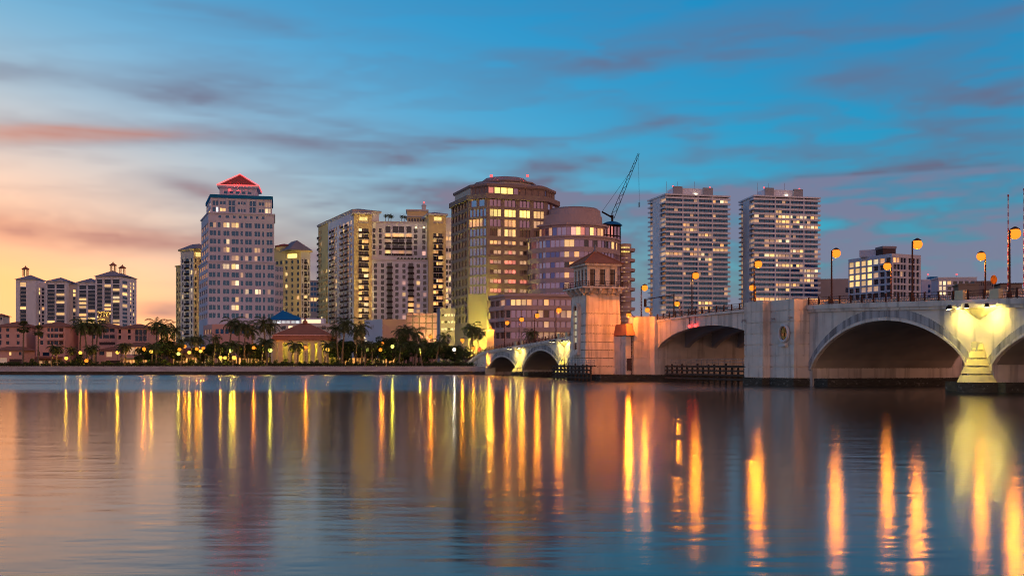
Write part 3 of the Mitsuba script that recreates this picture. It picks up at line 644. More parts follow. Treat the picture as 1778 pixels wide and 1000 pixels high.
def round_tower():
    b = Bld('office_tower', 'round rose concrete office building with stacked window bands and a crane on top', 'office building', 'rose_concrete', 'violet_glass', .45)
    c = np.array([PX(992, 425)[0], 425.0]); n = 16; a0 = math.pi / n
    z = lambda y: ZY(y, 406)
    def ring_floor(r, z0, z1, wz, lit, sub=4, gap=-.01, glass=None):
        pts = regular(c, r, n, a0)
        b.core(pts, z0, z1)
        for i in range(n):
            p, q = pts[(i + 1) % n], pts[i]           # clockwise seen from above gives A on the left from outside
            p, q = pts[i], pts[(i + 1) % n]
            mid = lerp(p, q, .5)
            if (mid[1] - c[1]) > 4: continue
            L = dist(p, q); w = []
            for k_, (za, zb_) in enumerate(wz):
                for j in range(sub):
                    w.append(((j + gap + .03) * L / sub, (j + 1 - gap - .03) * L / sub, za, zb_, lit(k_, i, j)))
            b.face(p, q, z0, z1, w)
    g = random.Random(12)
    def lit(k_, i, j):
        if i in (9, 10) : return 'sky_pink_glass' if g.random() < .75 else 'violet_glass'
        return g.choice(['violet_glass', 'violet_glass', 'dark_glass', 'violet_glass', 'dim' if k_ > 2 else 'warm', 'violet_glass', 'violet_glass', 'amber'])
    ys = [430.5, 448, 466, 484, 501.5, 519]
    ring_floor(20.6, GROUND, z(412), [(z(y - 1.3), z(y - 10.5)) for y in (519, 501.5, 484, 466, 448)] + [(z(429), z(417))], lambda k_, i, j: (lit(5 - k_, i, j)))
    b.mb('band').prism(Polygon(regular(c, 21.0, n, a0)), z(412) + .01, z(409))
    ring_floor(15.5, z(409), z(388), [(z(406), z(392))], lambda k_, i, j: g.choice(['amber', 'amber', 'sky_pink_glass', 'violet_glass', 'warm', 'rose']), 3)
    b.mb('band').prism(Polygon(regular(c, 16.4, n, a0)), z(388) + .01, z(384.5))
    part(b.k, 'drum', MB().lathe([(0, 0), (13.2, 0), (12.9, z(367) - z(384.5)), (0, z(367) - z(384.5))], (c[0], c[1], z(384.5) + .02), 28), 'rose_concrete', smooth=30)
    part(b.k, 'drum', MB().lathe([(0, 0), (11.5, 0), (11.2, 2.6), (0, 2.6)], (c[0] + 1.0, c[1], z(367) + .02), 28), 'rose_concrete', smooth=30)
    part(b.k, 'drum', MB().lathe([(0, 0), (10.4, 0), (10.2, .7), (0, .7)], (c[0] + 1.0, c[1], z(367) + 2.65), 28), 'grey_roof', smooth=30)
    # tall glass bay at the right, then the curved balcony stack
    p, q = PX(1049, 418), PX(1078, 424); kk = back(p, q, 10); L = dist(p, q)
    b.core(poly_ccw([p, q, *kk]), GROUND, z(381))
    b.face(p, q, GROUND, z(381), [((j + .06) * L / 5, (j + .94) * L / 5, z(y + 9), z(y - 7), 'sky_pink_glass' if (j in (1, 2) and y < 420 and y > 385) else 'violet_glass') for j in range(5) for y in (391, 409, 427, 445, 463, 481, 499)], bsdf='dark_metal')
    m = MB().lathe([(0, 1.7), (2.2, 1.5), (3.6, .9), (4.6, 0), (0, 0)], (*lerp(p, q, .5) + np.array([0, 4.0]), z(381) + .02), 16); part(b.k, 'hood', m, 'blue_roof', smooth=40)
    cc = PX(1086, 430)
    for i, y in enumerate((418, 437, 455, 472, 490, 508, 526, 544, 562)):
        zf_ = z(y)
        part(b.k, 'balcony', MB().lathe([(0, 0), (4.0, 0), (4.15, 1.25), (4.0, 1.25), (3.9, .3), (0, .3)], (cc[0], cc[1], zf_ - 1.9), 20), 'rose_concrete', smooth=30)
    ms = ['gold'] + ['violet_glass'] * 8
    part(b.k, 'stair_core', MB().lathe([(0, 0), (2.5, 0), (2.5, z(412) - GROUND), (0, z(412) - GROUND)], (cc[0], cc[1], GROUND), 16), 'rose_concrete', smooth=30)
    f = Fr(PX(1077, 426.8), PX(1097, 427.4))
    for i, y in enumerate((418, 437, 455, 472, 490, 508, 526, 544)):
        for j in range(4):
            pane(b.k, f, .4 + j * .95, 1.2 + j * .95, -.1, .0, z(y + 10.5) + .1, z(y + .5) - 1.3 + 1.2, 'gold' if i == 0 else ('violet_glass' if (i + j) % 3 else 'dim'))
    b.done()
    return c
ROUND_C = round_tower()

def podium():
    b = Bld('office_building', 'low rose concrete office building with curved front and warm lit top windows', 'office building', 'rose_concrete', 'violet_glass', .5)
    Lp, C1, C2, R = PX(851, 388), PX(877, 376), PX(914, 374), PX(1003, 378)
    k1 = (R[0], R[1] + 16); k0 = (Lp[0], Lp[1] + 12); z = lambda y: ZY(y, 376)
    foot = poly_ccw([Lp, C1, C2, R, k1, k0]); zt = z(515)
    b.core(foot, GROUND, zt)
    yr = [(530.5, 520.5), (551.5, 539), (568.5, 558.5), (587.5, 577)]
    def wins(L, n, f):
        return [((j + .08) * L / n, (j + .92) * L / n, z(a), z(c), f(i, j)) for i, (a, c) in enumerate(yr) for j in range(n)]
    b.face(Lp, C1, GROUND, zt, wins(dist(Lp, C1), 3, lambda i, j: 'amber' if (i == 0 and j == 2) else 'bronze_glass'))
    b.face(C1, C2, GROUND, zt, wins(dist(C1, C2), 4, lambda i, j: ('warm' if j in (1, 2, 3) else None) if i == 0 else ('sky_pink_glass' if j in (1, 2, 3) else 'bronze_glass')))
    g = random.Random(3)
    b.face(C2, R, GROUND, zt, wins(dist(C2, R), 9, lambda i, j: g.choice(['amber', 'violet_glass', 'violet_glass']) if i == 0 else g.choice(['violet_glass', 'violet_glass', 'bronze_glass', 'dim'])))
    pl = Polygon(foot)
    b.mb('cornice').prism(pl.buffer(.8, join_style=2), zt + .01, zt + .9)
    for a, c in ((538.5, 531), (558, 552), (576.5, 569)):
        b.mb('band').prism(pl.buffer(.55, join_style=2).difference(pl.buffer(-.2, join_style=2)), z(a), z(c))
    b.done()
podium()
# lattice crane boom behind the round building
k = thing('tower_crane', 'dark lattice crane boom leaning right above the round office building', 'crane')
base, tip = P(1063, 378, 440), P(1109, 267, 440)
m = MB(); d = (tip - base); n_ = 16; up = np.cross(d / np.linalg.norm(d), [0, 1.0, 0])
for sx, sy in ((-1, -1), (1, -1), (1, 1), (-1, 1)):
    o0 = up * sx * .9 + np.array([0, sy * .9, 0]); m.tube([base + o0, tip + o0 * .35], [.11, .08], 5)
for i in range(n_):
    for sy in (-1, 1):
        t0, t1 = i / n_, (i + 1) / n_; s = 1 if i % 2 else -1
        w0, w1 = .9 * (1 - .65 * t0), .9 * (1 - .65 * t1)
        m.tube([base + d * t0 + up * s * w0 + [0, sy * w0, 0], base + d * t1 - up * s * w1 + [0, sy * w1, 0]], .05, 4)
part(k, 'boom', m, 'dark_metal')
part(k, 'hoist_cable', MB().tube([tip, [tip[0] + .2, tip[1], ZY(352, 440)]], .05, 4), 'dark_metal')
part(k, 'hook_block', MB().tube([[tip[0] + .2, tip[1], ZY(352, 440)], [tip[0] + .2, tip[1], ZY(360, 440)]], .25, 6), 'dark_metal')
q = base + np.array([-4.0, 0, -3.0]); part(k, 'mast', MB().tube([base + np.array([0, 0, -4]), base + np.array([0, 0, 1.0])], .5, 8), 'dark_metal')
part(k, 'stay_cable', MB().tube([base + np.array([-4.5, 0, 2.5]), base + d * .75], .07, 4), 'dark_metal')
part(k, 'counter_jib', MB().tube([base, base + np.array([-4.5, 0, 2.5])], .4, 6), 'dark_metal')

# ---------------------------------------------------------------- the twin white apartment slabs
def twin(label, pl, pc, pr, D, ytop, mull, seed, litrows, ph):
    b = Bld('apartment_tower', label, 'apartment building', 'white_stucco', 'blue_glass', .8, 'twin white apartment towers right of the round office building')
    L0, C, R = PX(pl, D + 24), PX(pc, D), PX(pr, D + 9)
    k = back(C, R, 24); z = lambda y: ZY(y, D + 2); zt = z(ytop)
    b.core(poly_ccw([C, R, k[0], (L0[0], L0[1])]), GROUND, zt - .9, bsdf='louvre', inset=.8)
    W = dist(C, R); f = Fr(C, R)
    fm = [(0.0)] + [(m - pc) / (pr - pc) for m in mull] + [1.0]
    g = random.Random(seed); n = 29; st = 8.46
    r0 = ytop + 13.5
    w = []
    for i in range(n):
        za, zb_ = z(r0 + i * st), z(r0 + i * st - 6.3)
        for bay in range(len(fm) - 1):
            run = litrows.get(i, ())
            on = bay in run or g.random() < .02
            for q in range(4):
                a = fm[bay] + (fm[bay + 1] - fm[bay]) * (q + .02) / 4 + (.004 if q == 0 else 0); e = fm[bay] + (fm[bay + 1] - fm[bay]) * (q + .98) / 4
                m = g.choice(('warm', 'amber', 'dim', 'pale', 'dim', None, None)) if on else (g.choice(('dim', 'blue_glass', 'blue_glass', 'blue_glass', 'blue_glass')) if g.random() < .35 else None)
                w.append((a * W + .15, e * W - .15, za, zb_, m))
    # rear window wall, with the slabs and party walls standing proud of it
    b.nwin = 0
    for a, e, c, d, m in w: pane(b.k, f, a, e, .75, .95, c, d, m or 'blue_glass')
    for i in range(n + 1):
        zz = z(r0 + i * st - 6.3); 
        if zz < GROUND + 1: continue
        k_ = pn(b.k + '__balcony'); scene[k_] = {**unit('white_stucco'), 'to_world': f.mat(-.9, W + 1.0, -.55, .74, zz - .30, zz + .92)}
    for m_ in fm[1:-1]:
        k_ = pn(b.k + '__party_wall'); scene[k_] = {**unit('white_stucco'), 'to_world': f.mat(m_ * W - .28, m_ * W + .28, -.50, .745, GROUND, zt - 1.0)}
    # return face: balcony strips at both ends, blank shaft between
    fl = Fr(L0, C); WL = fl.L
    b.mb('wall').box(.24 * WL, .66 * WL, -.3, .9, GROUND, zt - .5, fl)
    b.mb('wall').box(0.0, .24 * WL - .02, .78, .9, GROUND, zt - .95, fl); b.mb('wall').box(.66 * WL + .02, WL - .9, .78, .9, GROUND, zt - .95, fl)
    for i in range(n):
        za, zb_ = z(r0 + i * st), z(r0 + i * st - 6.3); zz = zb_ + .74
        if za < GROUND + 1: continue
        for a, e in ((-.02, .22), (.68, .97)):
            lit = g.random() < .4
            pane(b.k, fl, max(a, .03) * WL, (e - .05) * WL, .62, .77, za, zb_, 'dim' if lit else 'dark_glass')
            k_ = pn(b.k + '__side_balcony'); scene[k_] = {**unit('white_stucco'), 'to_world': fl.mat(a * WL, e * WL, -.75, .60, zz - .76, zz)}
    b.mb('roof_slab').prism(Polygon(poly_ccw([C, R, k[0], L0])).buffer(.9, join_style=2), zt - .88, zt)
    a, e = PX(ph[0], D + 6), PX(ph[1], D + 11); kk = back(a, e, 10); zp = z(ytop - 13)
    m = b.mb('plant_room', 'white_stucco'); m.prism(Polygon(poly_ccw([a, e, *kk])), zt + .01, zp)
    a2, e2 = lerp(a, e, .22), lerp(a, e, .72); ff = Fr(a, e)
    b.mb('roof_fin', 'steel').box(-.3, .22 * ff.L, -1.2, -.02, zt + .02, zp + .8, ff); b.mb('roof_fin', 'steel').box(.76 * ff.L, ff.L + .2, -1.2, -.02, zt + .02, zp + .6, ff)
    part(b.k, 'plant_light', MB().box(.55 * ff.L, .55 * ff.L + 1.4, -.6, -.35, zt + .4, zt + 1.4, ff), 'white_paint', **emit((5, 4.2, 2.6), 1.0))
    for t_, hh, dd in ((-.20, 1.5, 0), (.02, 4.6, 2), (.98, 4.2, 2)):
        c = ff.pt(t_ * ff.L, dd, 0); c[2] = zt + .01 if hh < 2 else zp + .9
        part(b.k, 'beacon', MB().lathe([(0, 0), (.5, 0), (.5, .8), (0, .9)], c, 8), 'white_paint', **emit((1.6, .06, .06)))
    for t_, hh in ((-.12, 9.0), (.18, 4.5), (.62, 5.0)):
        c = ff.pt(t_ * ff.L, 4, 0); c[2] = zt if t_ < 0 else zp
        part(b.k, 'antenna', MB().tube([c, c + [0, 0, hh]], .12, 5), 'steel')
    b.done()
twin('white tower with ribbon balconies, left one of the twin pair', 1127, 1156.5, 1265, 600, 337.5, (1185, 1211.5, 1236.5), 61,
     {0: (3,), 5: (1,), 9: (3,), 10: (1,), 13: (2,), 6: (1,), 11: (0, 1, 2), 12: (2,), 7: (2,), 21: (2,), 20: (0,), 22: (2,)}, (1169, 1236))
twin('white tower with ribbon balconies and lit top floors, right one of the pair', 1285, 1310, 1421.5, 600, 340, (1345.5, 1371, 1395), 62,
     {2: (1,), 3: (0, 1, 2, 3), 4: (1, 2), 5: (1, 2, 3), 8: (0, 1), 10: (2,), 11: (0, 1), 13: (1, 2), 14: (3,), 15: (3,), 17: (1, 2), 18: (1,), 20: (0, 1), 16: (3,)}, (1328, 1392))

# ---------------------------------------------------------------- white gridded office block and the low buildings at the right
b = Bld('office_block', 'white gridded office block with lit left half, right of the twin towers', 'office building', 'lavender_stone', 'dark_glass', .9)
Lp, C, R = PX(1473, 585), PX(1548.6, 552), PX(1599, 562); z = lambda y: ZY(y, 553); zt = z(440.5)
k = back(C, R, 22); b.core(poly_ccw([Lp, C, R, k[0], (Lp[0] + 8, Lp[1] + 16)]), GROUND, zt)
rows = [z(420 + (325 + 108 * i) / 9.09) for i in range(7)]
g = random.Random(9)
L = dist(Lp, C)
w = [((j + .10) * L / 7, (j + .88) * L / 7, r, r + 2.75, ('warm' if j < 3 or (j == 3 and g.random() < .8) else None) if i < 4 and j < 4 else ('dim' if j < 5 and g.random() < .3 else (g.choice(('pale', 'amber')) if i == 0 and g.random() < .5 else None))) for i, r in enumerate(rows) for j in range(7)]
b.face(Lp, C, GROUND, zt, w)
L = dist(C, R); fx = lambda x: (x - 805) / 460
w = [(fx(a) * L, fx(e) * L, r, r + 2.75, 'amber' if (i == 0 and a < 900) else ('dim' if (i == 2 and a == 940) else None)) for i, r in enumerate(rows) for a, e in ((830, 880), (884, 934), (940, 985), (989, 1030), (1066, 1112), (1124, 1172), (1192, 1240))]
b.face(C, R, GROUND, zt, w)
a, e = PX(1492, 572), PX(1545, 563); kk = back(a, e, 10); b.mb('plant_room', 'lavender_stone').prism(Polygon(poly_ccw([a, e, *kk])), zt + .01, ZY(432.5, 565))
a, e = PX(1533, 559), PX(1555.5, 560); kk = back(a, e, 8); b.mb('stair_head', 'louvre').prism(Polygon(poly_ccw([a, e, *kk])), zt + .01, ZY(428.5, 560))
b.mb('stair_head_roof', 'grey_roof').prism(Polygon(poly_ccw([a, e, *kk])).buffer(.3, join_style=2), ZY(432.2, 560), ZY(428, 560))
b.done()
def plain(name, label, cat, wall, px0, px1, D, ytop, wins=(), depth=14, roofcap=None, glass='dark_glass'):
    b = Bld(name, label, cat, wall, glass, .4)
    A, R = PX(px0, D + 2), PX(px1, D); kk = back(A, R, depth); zt = ZY(ytop, D); L = dist(A, R)
    b.core(poly_ccw([A, R, *kk]), GROUND, zt)
    b.face(A, R, GROUND, zt, [(a * L, e * L, ZY(y1, D), ZY(y0, D), m) for a, e, y0, y1, m in wins])
    if roofcap: b.mb('parapet', roofcap).prism(Polygon(poly_ccw([A, R, *kk])).buffer(.3, join_style=2), zt + .01, zt + .6)
    b.done(); return b.k
plain('warehouse', 'plain low mauve building between the right twin tower and the gridded office', 'building', 'grey_wall', 1416, 1478, 640, 484, [(.84, .92, 500, 508, None)])
plain('apartment_building', 'low pale blue building with a blue roof room right of the gridded office', 'apartment building', 'lavender_stone', 1600, 1630, 600, 486.5, [(.38 + .2 * i, .52 + .2 * i, y, y + 5.5, 'blue_glass') for i in range(3) for y in (494, 503, 512)], roofcap='white_stucco')
m = MB(); a, e = PX(1616, 604), PX(1628, 604); m.prism(Polygon(poly_ccw([a, e, *back(a, e, 6)])), ZY(486, 604), ZY(480.5, 604)); part('apartment_building', 'roof_room', m, 'blue_roof')
k = plain('apartment_building', 'low white apartment building with lit left end under two red beacons', 'apartment building', 'lavender_stone', 1629, 1696, 570, 483,
      [(.03 + .1 * i, .10 + .1 * i, y, y + 6.5, 'pale') for i in range(2) for y in (488, 497, 506)] + [(.24 + .15 * i, .34 + .15 * i, y, y + 6, 'warm' if (i == 0 and y == 488) else 'dark_glass') for i in range(5) for y in (488, 497.5, 507)], roofcap='white_stucco')
for px_, D_ in ((1611, 602), (1661, 572)):
    c = P(px_, 481.5, D_); kk_ = 'apartment_building' if px_ < 1620 else k
    part(kk_, 'antenna', MB().tube([c + [0, 0, -1.8], c + [0, 0, 1.2]], .1, 5), 'steel'); part(kk_, 'beacon', MB().lathe([(0, 0), (.5, 0), (.5, .8), (0, .9)], c + [0, 0, 1.2], 8), 'white_paint', **emit((1.4, .07, .07)))
plain('low_building', 'low brown flat roofed building behind the bridge railing', 'building', 'brown_wall', 1664, 1700, 480, 494.5, [(.1, .2, 504, 511, 'amber'), (.3, .4, 504, 511, 'amber')], roofcap='brown_wall')
plain('low_building', 'low tan building with vertical ribs and orange lit base behind the railing at right', 'building', 'tan_concrete', 1692, 1730, 500, 487.5, [(.1 + .1 * i, .14 + .1 * i, 489.5, 496, 'louvre') for i in range(8)] + [(.45, .60, 504, 510, 'amber'), (.65, .8, 503, 510, 'amber')])
plain('low_building', 'dark brown low building behind the far right bridge lamp', 'building', 'brown_wall', 1737, 1775, 480, 493.5, [(.2, .3, 499, 505, None), (.5, .6, 499, 505, None)], roofcap='louvre')

# ---------------------------------------------------------------- far left: arched apartment block with roof lanterns
def arched_block():
    b = Bld('apartment_block', 'pale apartment block with arched bays, hipped roofs and roof lanterns', 'apartment building', 'lavender_stone', 'dark_glass', .4)
    D = 760; z = lambda y: ZY(y, D)
    X = lambda x: x / 4.167
    def seg(x0, x1, ye, ya, d, cols, wall, roof=True, arch=False, seed=0, p=.16, st=6.72, y0=None):
        A, R = PX(X(x0), D + d), PX(X(x1), D + d); L = dist(A, R); kk = back(A, R, 16); zt = z(ye)
        b.core(poly_ccw([A, R, *kk]), GROUND, zt, 'bay', wall)
        rows = [z(y) for y in np.arange(ye + (12 if arch else 14), 568, st)]
        lit = some(p, ('warm', 'amber', 'pale', 'warm'), seed=seed)
        w = [((a - x0) / (x1 - x0) * L, (e - x0) / (x1 - x0) * L, r, r + (3.0 if (i == 0 and arch) else 2.1), lit(i, c)) for i, r in enumerate(rows) for c, (a, e) in enumerate(cols)]
        f = b.face(A, R, GROUND, zt, w, 'bay', wall)
        if arch:
            for a, e in cols:
                u = ((a + e) / 2 - x0) / (x1 - x0) * L; r = (e - a) / 2 / (x1 - x0) * L
                an = np.linspace(0, math.pi, 9); o = Polygon([(u + (r + .7) * math.cos(t), rows[0] + 2.6 + (r + .7) * math.sin(t)) for t in an]).difference(Polygon([(u + r * math.cos(t), rows[0] + 2.6 + r * math.sin(t)) for t in an]))
                m = MB(); m.slab(o, -.35, -.01, f); part(b.k, 'arch', m, 'pale_stucco')
                for r_ in rows[1:]:
                    k_ = pn(b.k + '__balcony'); scene[k_] = {**unit('steel'), 'to_world': f.mat((a - x0) / (x1 - x0) * L, (e - x0) / (x1 - x0) * L, -.5, -.02, r_ - .6, r_ + .3)}
        if roof:
            ring = [tuple(q) for q in Polygon(poly_ccw([A, R, *kk])).buffer(1.0, join_style=2).exterior.coords[:-1]]
            cm = np.mean(ring, 0); hw = np.array(lerp(A, R, .5)) - cm
            ex = (np.array(R) - np.array(A)) * .12
            part(b.k, 'roof', MB().hip(ring, zt + .02, [np.array([*cm, z(ya)])] if x1 - x0 < 170 else [np.array([*(cm - ex), z(ya)]), np.array([*(cm + ex), z(ya)])]) if False else MB().hip(ring, zt + .02, [np.array([*cm, z(ya)])]), 'grey_roof')
        return A, R, kk
    W = 'white_stucco'
    A, R, kk = seg(115, 258, 485.5, 476, 0, [(146, 188)], 'white_stucco', arch=True, seed=1)
    c1 = np.mean([A, R, *kk], 0)
    seg(200, 332, 490, 487, 6, [(203, 221), (234, 252), (272, 290), (302, 320)], 'white_stucco', False, seed=2, p=.22)
    seg(332, 480, 489, 480.3, 0, [(342, 396), (408, 466)], W, arch=True, seed=3, p=.22)
    seg(478, 565, 493, 488, 6, [(486, 500), (528, 546)], 'pale_stucco', True, seed=4, p=.2)
    seg(562, 690, 490.5, 481.6, 0, [(573, 624), (637, 688)], W, arch=True, seed=5, p=.25)
    A2, R2, kk2 = seg(690, 880, 481.5, 469.5, -6, [(702, 740), (756, 802), (816, 864)], W, arch=True, seed=6, p=.26)
    # right return
    p, q = PX(X(880), D - 6), PX(X(988), D + 22); L = dist(p, q); kq = back(p, q, 12); zt = z(480.5)
    b.core(poly_ccw([p, q, *kq]), GROUND, zt, 'bay', W)
    rows = [z(y) for y in np.arange(493, 568, 6.72)]
    b.face(p, q, GROUND, zt, grid(L, [(.06, .38), (.55, .65), (.75, .85)], rows, 2.0, some(.25, seed=7)), 'bay', W)
    ring = [tuple(t) for t in Polygon(poly_ccw([p, q, *kq])).buffer(1.0, join_style=2).exterior.coords[:-1]]
    part(b.k, 'roof', MB().hip(ring, zt + .02, [np.array([*np.mean(ring, 0), z(473)])]), 'grey_roof')
    for (px_, yb, yt, dd) in ((44.4, 476.5, 462.8, 8), (196.3, 470.5, 456, 2), (212.4, 475, 460.5, 10)):
        c = P(px_, yb, D + dd); h = (yb - yt) / F * D
        m = MB()
        for i in range(6):
            a = math.pi / 3 * i + .3; o = c + [1.9 * math.cos(a), 1.9 * math.sin(a), -1.5]; m.tube([o, o + [0, 0, h * .62 + 1.5]], .28, 6)
        part(b.k, 'lantern_columns', m, 'cream_stucco', stuff=True)
        part(b.k, 'lantern_roof', MB().lathe([(0, h * .62), (2.9, h * .62), (2.7, h * .70), (.5, h * .95), (.15, h * 1.1), (0, h * 1.1)], c, 12), 'terracotta')
    b.done()
arched_block()

# ---------------------------------------------------------------- pink waterside houses at the left
def pink_house(name, label, x0, x1, D, yeave, yridge, wins, wall='pink_stucco', depth=14, ridge=(.3, .7), tint=None, roof='terracotta', base=True):
    b = Bld(name, label, 'house', wall, 'dark_glass', .3)
    A, R = PX(x0, D), PX(x1, D); L = dist(A, R); kk = back(A, R, depth); zt = ZY(yeave, D)
    b.core(poly_ccw([A, R, *kk]), GROUND, zt)
    f = b.face(A, R, GROUND, zt, [((a - x0) / (x1 - x0) * L, (e - x0) / (x1 - x0) * L, ZY(y1, D), ZY(y0, D), m) for a, e, y0, y1, m in wins])
    if yridge:
        ring = [tuple(q) for q in Polygon(poly_ccw([A, R, *kk])).buffer(.8, join_style=2).exterior.coords[:-1]]
        o = f.pt(L * ridge[0], depth / 2, 0), f.pt(L * ridge[1], depth / 2, 0)
        ring = [tuple(f.pt(-.8, -.8, 0)[:2]), tuple(f.pt(L + .8, -.8, 0)[:2]), tuple(f.pt(L + .8, depth + .8, 0)[:2]), tuple(f.pt(-.8, depth + .8, 0)[:2])]
        m = MB(); z1 = ZY(yridge, D + 7)
        c = [np.array([*q, zt + .02]) for q in ring]; a_, e_ = np.array([*o[0][:2], z1]), np.array([*o[1][:2], z1])
        m.add(np.array(c + [a_, e_]), np.array([[0, 1, 5], [0, 5, 4], [1, 2, 5], [2, 3, 4], [2, 4, 5], [3, 0, 4], [0, 2, 1], [0, 3, 2]]))
        part(b.k, 'roof', m, roof)
    b.done(); return b, f, L
X7 = lambda x: x / 7.69
def w3(cols, rows, h=5.6, m=None): return [(a, e, y, y + h, m) for a, e in cols for y in rows]
pink_house('waterside_house', 'pink four storey house with hipped tile roof at the far left edge', -12, 46, 400, 567.5, 558.5, w3([(10.5, 16), (28.8, 34)], [570, 580.5, 592.5]) + w3([(-6, 2.5)], [569, 580, 591], 8), ridge=(.45, .5))
pink_house('waterside_house', 'grey pink recessed house wing between the two pink blocks with tall palms in front', 45.4, 62.6, 412, 566, None, [(51, 56.5, 608, 618, None)], 'grey_wall')
b, f, L = pink_house('waterside_house', 'pink house with three rows of open balconies, left of the lit garden', 62, 113.3, 398, 567.5, 558.8,
                     w3([(69.5, 75)], [580.5, 591.5], 6.8) + w3([(82, 86.5), (88.2, 93), (94, 101)], [569.5, 580, 592], 6.2) + w3([(102.5, 110)], [569.5, 580, 592], 6.2, 'louvre') + [(64.5, 69, 611, 618.5, None), (74, 86, 612, 618, 'blue_glass'), (96, 110, 610, 614.5, 'louvre')] + [(68 + 8 * i, 73.5 + 8 * i, 627, 635, 'dim') for i in range(5)], ridge=(.45, .55))
for y in (577.6, 588.6, 600): 
    k_ = pn(b.k + '__balcony'); scene[k_] = {**unit('pink_stucco'), 'to_world': f.mat((81 - 62) / 51.3 * L, (110.5 - 62) / 51.3 * L, -1.0, -.02, ZY(y + 2.4, 398), ZY(y - 1.6, 398))}
m = MB(); q = [f.pt(-.5, -3.0, ZY(621.5, 396)), f.pt(L - 1, -3.0, ZY(621.5, 396)), f.pt(L - 1, -.05, ZY(618.8, 398)), f.pt(-.5, -.05, ZY(618.8, 398))]; q += [x - [0, 0, .3] for x in q]
m.add(np.array(q), np.array([[0, 1, 2, 3], [4, 7, 6, 5], [0, 4, 5, 1], [1, 5, 6, 2], [2, 6, 7, 3], [3, 7, 4, 0]])); part(b.k, 'porch_roof', m, 'terracotta')
pink_house('waterside_house', 'low pink house with tile roof in front of the far left house', -10, 40.5, 380, 608.6, 602, [(15.5, 19.5, 611.5, 617, 'warm'), (32.5, 37.5, 611, 616.5, None), (16, 38, 623.5, 634.5, 'louvre'), (-6, 12, 621, 634, 'dim')], ridge=(.2, .8), depth=10)
pink_house('waterside_house', 'pink house with two open balcony rows behind the palm group', 136, 203, 405, 568.5, 561, w3([(172, 177), (179, 189), (190.5, 199)], [570.5, 581.5], 6.2) + w3([(161, 165)], [571, 581], 7.5) + [(172, 200, 594, 599, 'louvre')], ridge=(.45, .6))
pink_house('waterside_house', 'pink house with corner screen porch and tile roof at the right end of the row', 203, 257, 400, 570, 562.5, w3([(205.5, 210), (222, 227)], [572, 582.5], 6.8) + [(a, a + 6.2, y, y + 9.6, 'dark_glass') for a in (234.5, 241.4, 248.3) for y in (572.5, 583)], ridge=(.45, .55))
pink_house('clubhouse', 'small orange lit house with tile roof and open porch left of the clubhouse', 170, 209, 388, 608.5, 602, [(172, 181, 610, 616.5, None), (184.5, 194.5, 611, 619.5, 'dim'), (184, 209, 626, 634, 'louvre')], ridge=(.4, .7), depth=9)
b, f, L = pink_house('clubhouse', 'orange lit clubhouse with wide glazed balcony front and tile roof', 212, 256, 386, 601.5, 594.5, [(214 + 10.6 * i, 223.4 + 10.6 * i, 603, 615, 'amber' if i in (0, 2) else 'dim') for i in range(4)] + [(214 + 5.3 * i, 218 + 5.3 * i, 625, 634, 'amber') for i in range(8)], ridge=(.35, .65), depth=10)
k_ = pn(b.k + '__balcony'); scene[k_] = {**unit('cream_stucco'), 'to_world': f.mat(-.3, L + .3, -1.6, -.02, ZY(623.5, 386), ZY(621, 386))}
k_ = pn(b.k + '__balcony_rail'); scene[k_] = {**unit('pale_stucco'), 'to_world': f.mat(-.3, L + .3, -1.6, -1.5, ZY(616.5, 386), ZY(615.6, 386))}
pink_house('clubhouse', 'orange lit low house with tile roof behind the green lit hedge', 275, 306, 386, 601, 593, [(280, 285, 609, 617, 'amber'), (287, 292, 609, 617, 'amber')], ridge=(.4, .6), depth=10)
# small lit cupola tower
b = Bld('bell_tower', 'small cream lit bell tower with arched openings rising between the pink houses', 'tower', 'cream_stucco', 'dark_glass', .4)
A, R = PX(169.7, 440), PX(185.6, 440); kk = back(A, R, 4); L = dist(A, R); zt = ZY(541, 440)
b.core(poly_ccw([A, R, *kk]), GROUND, zt); f = b.face(A, R, GROUND, zt, [(x * L, (x + w_) * L, ZY(y + 6, 440), ZY(y, 440), 'louvre') for x, w_ in ((.12, .14), (.4, .2), (.74, .14)) for y in (544, 556.5)])
b.mb('cornice').prism(Polygon(poly_ccw([A, R, *kk])).buffer(.4, join_style=2), ZY(542.3, 440), ZY(540.6, 440)); b.mb('band').box(-.25, L + .25, -.25, -.01, ZY(553.3, 440), ZY(552, 440), f)
part(b.k, 'roof', MB().hip([tuple(x) for x in Polygon(poly_ccw([A, R, *kk])).buffer(.5, join_style=2).exterior.coords[:-1]], ZY(540.5, 440), [np.array([*np.mean([A, R, *kk], 0), ZY(537.5, 440)])]), 'grey_roof'); b.done()
BELL = f
b = Bld('apartment_building', 'edge of a tan apartment building with tile roof at the far left border', 'apartment building', 'pale_stucco', 'dark_glass', .3)
A, R = PX(-14, 520), PX(5, 520); kk = back(A, R, 8); b.core(poly_ccw([A, R, *kk]), GROUND, ZY(549, 520)); b.face(A, R, GROUND, ZY(549, 520), [(4.2, 5.2, ZY(556, 520), ZY(551, 520), None)])
part(b.k, 'roof', MB().hip([tuple(x) for x in Polygon(poly_ccw([A, R, *kk])).buffer(.7, join_style=2).exterior.coords[:-1]], ZY(548.9, 520), [np.array([*np.mean([A, R, *kk], 0), ZY(544, 520)])]), 'terracotta'); b.done()

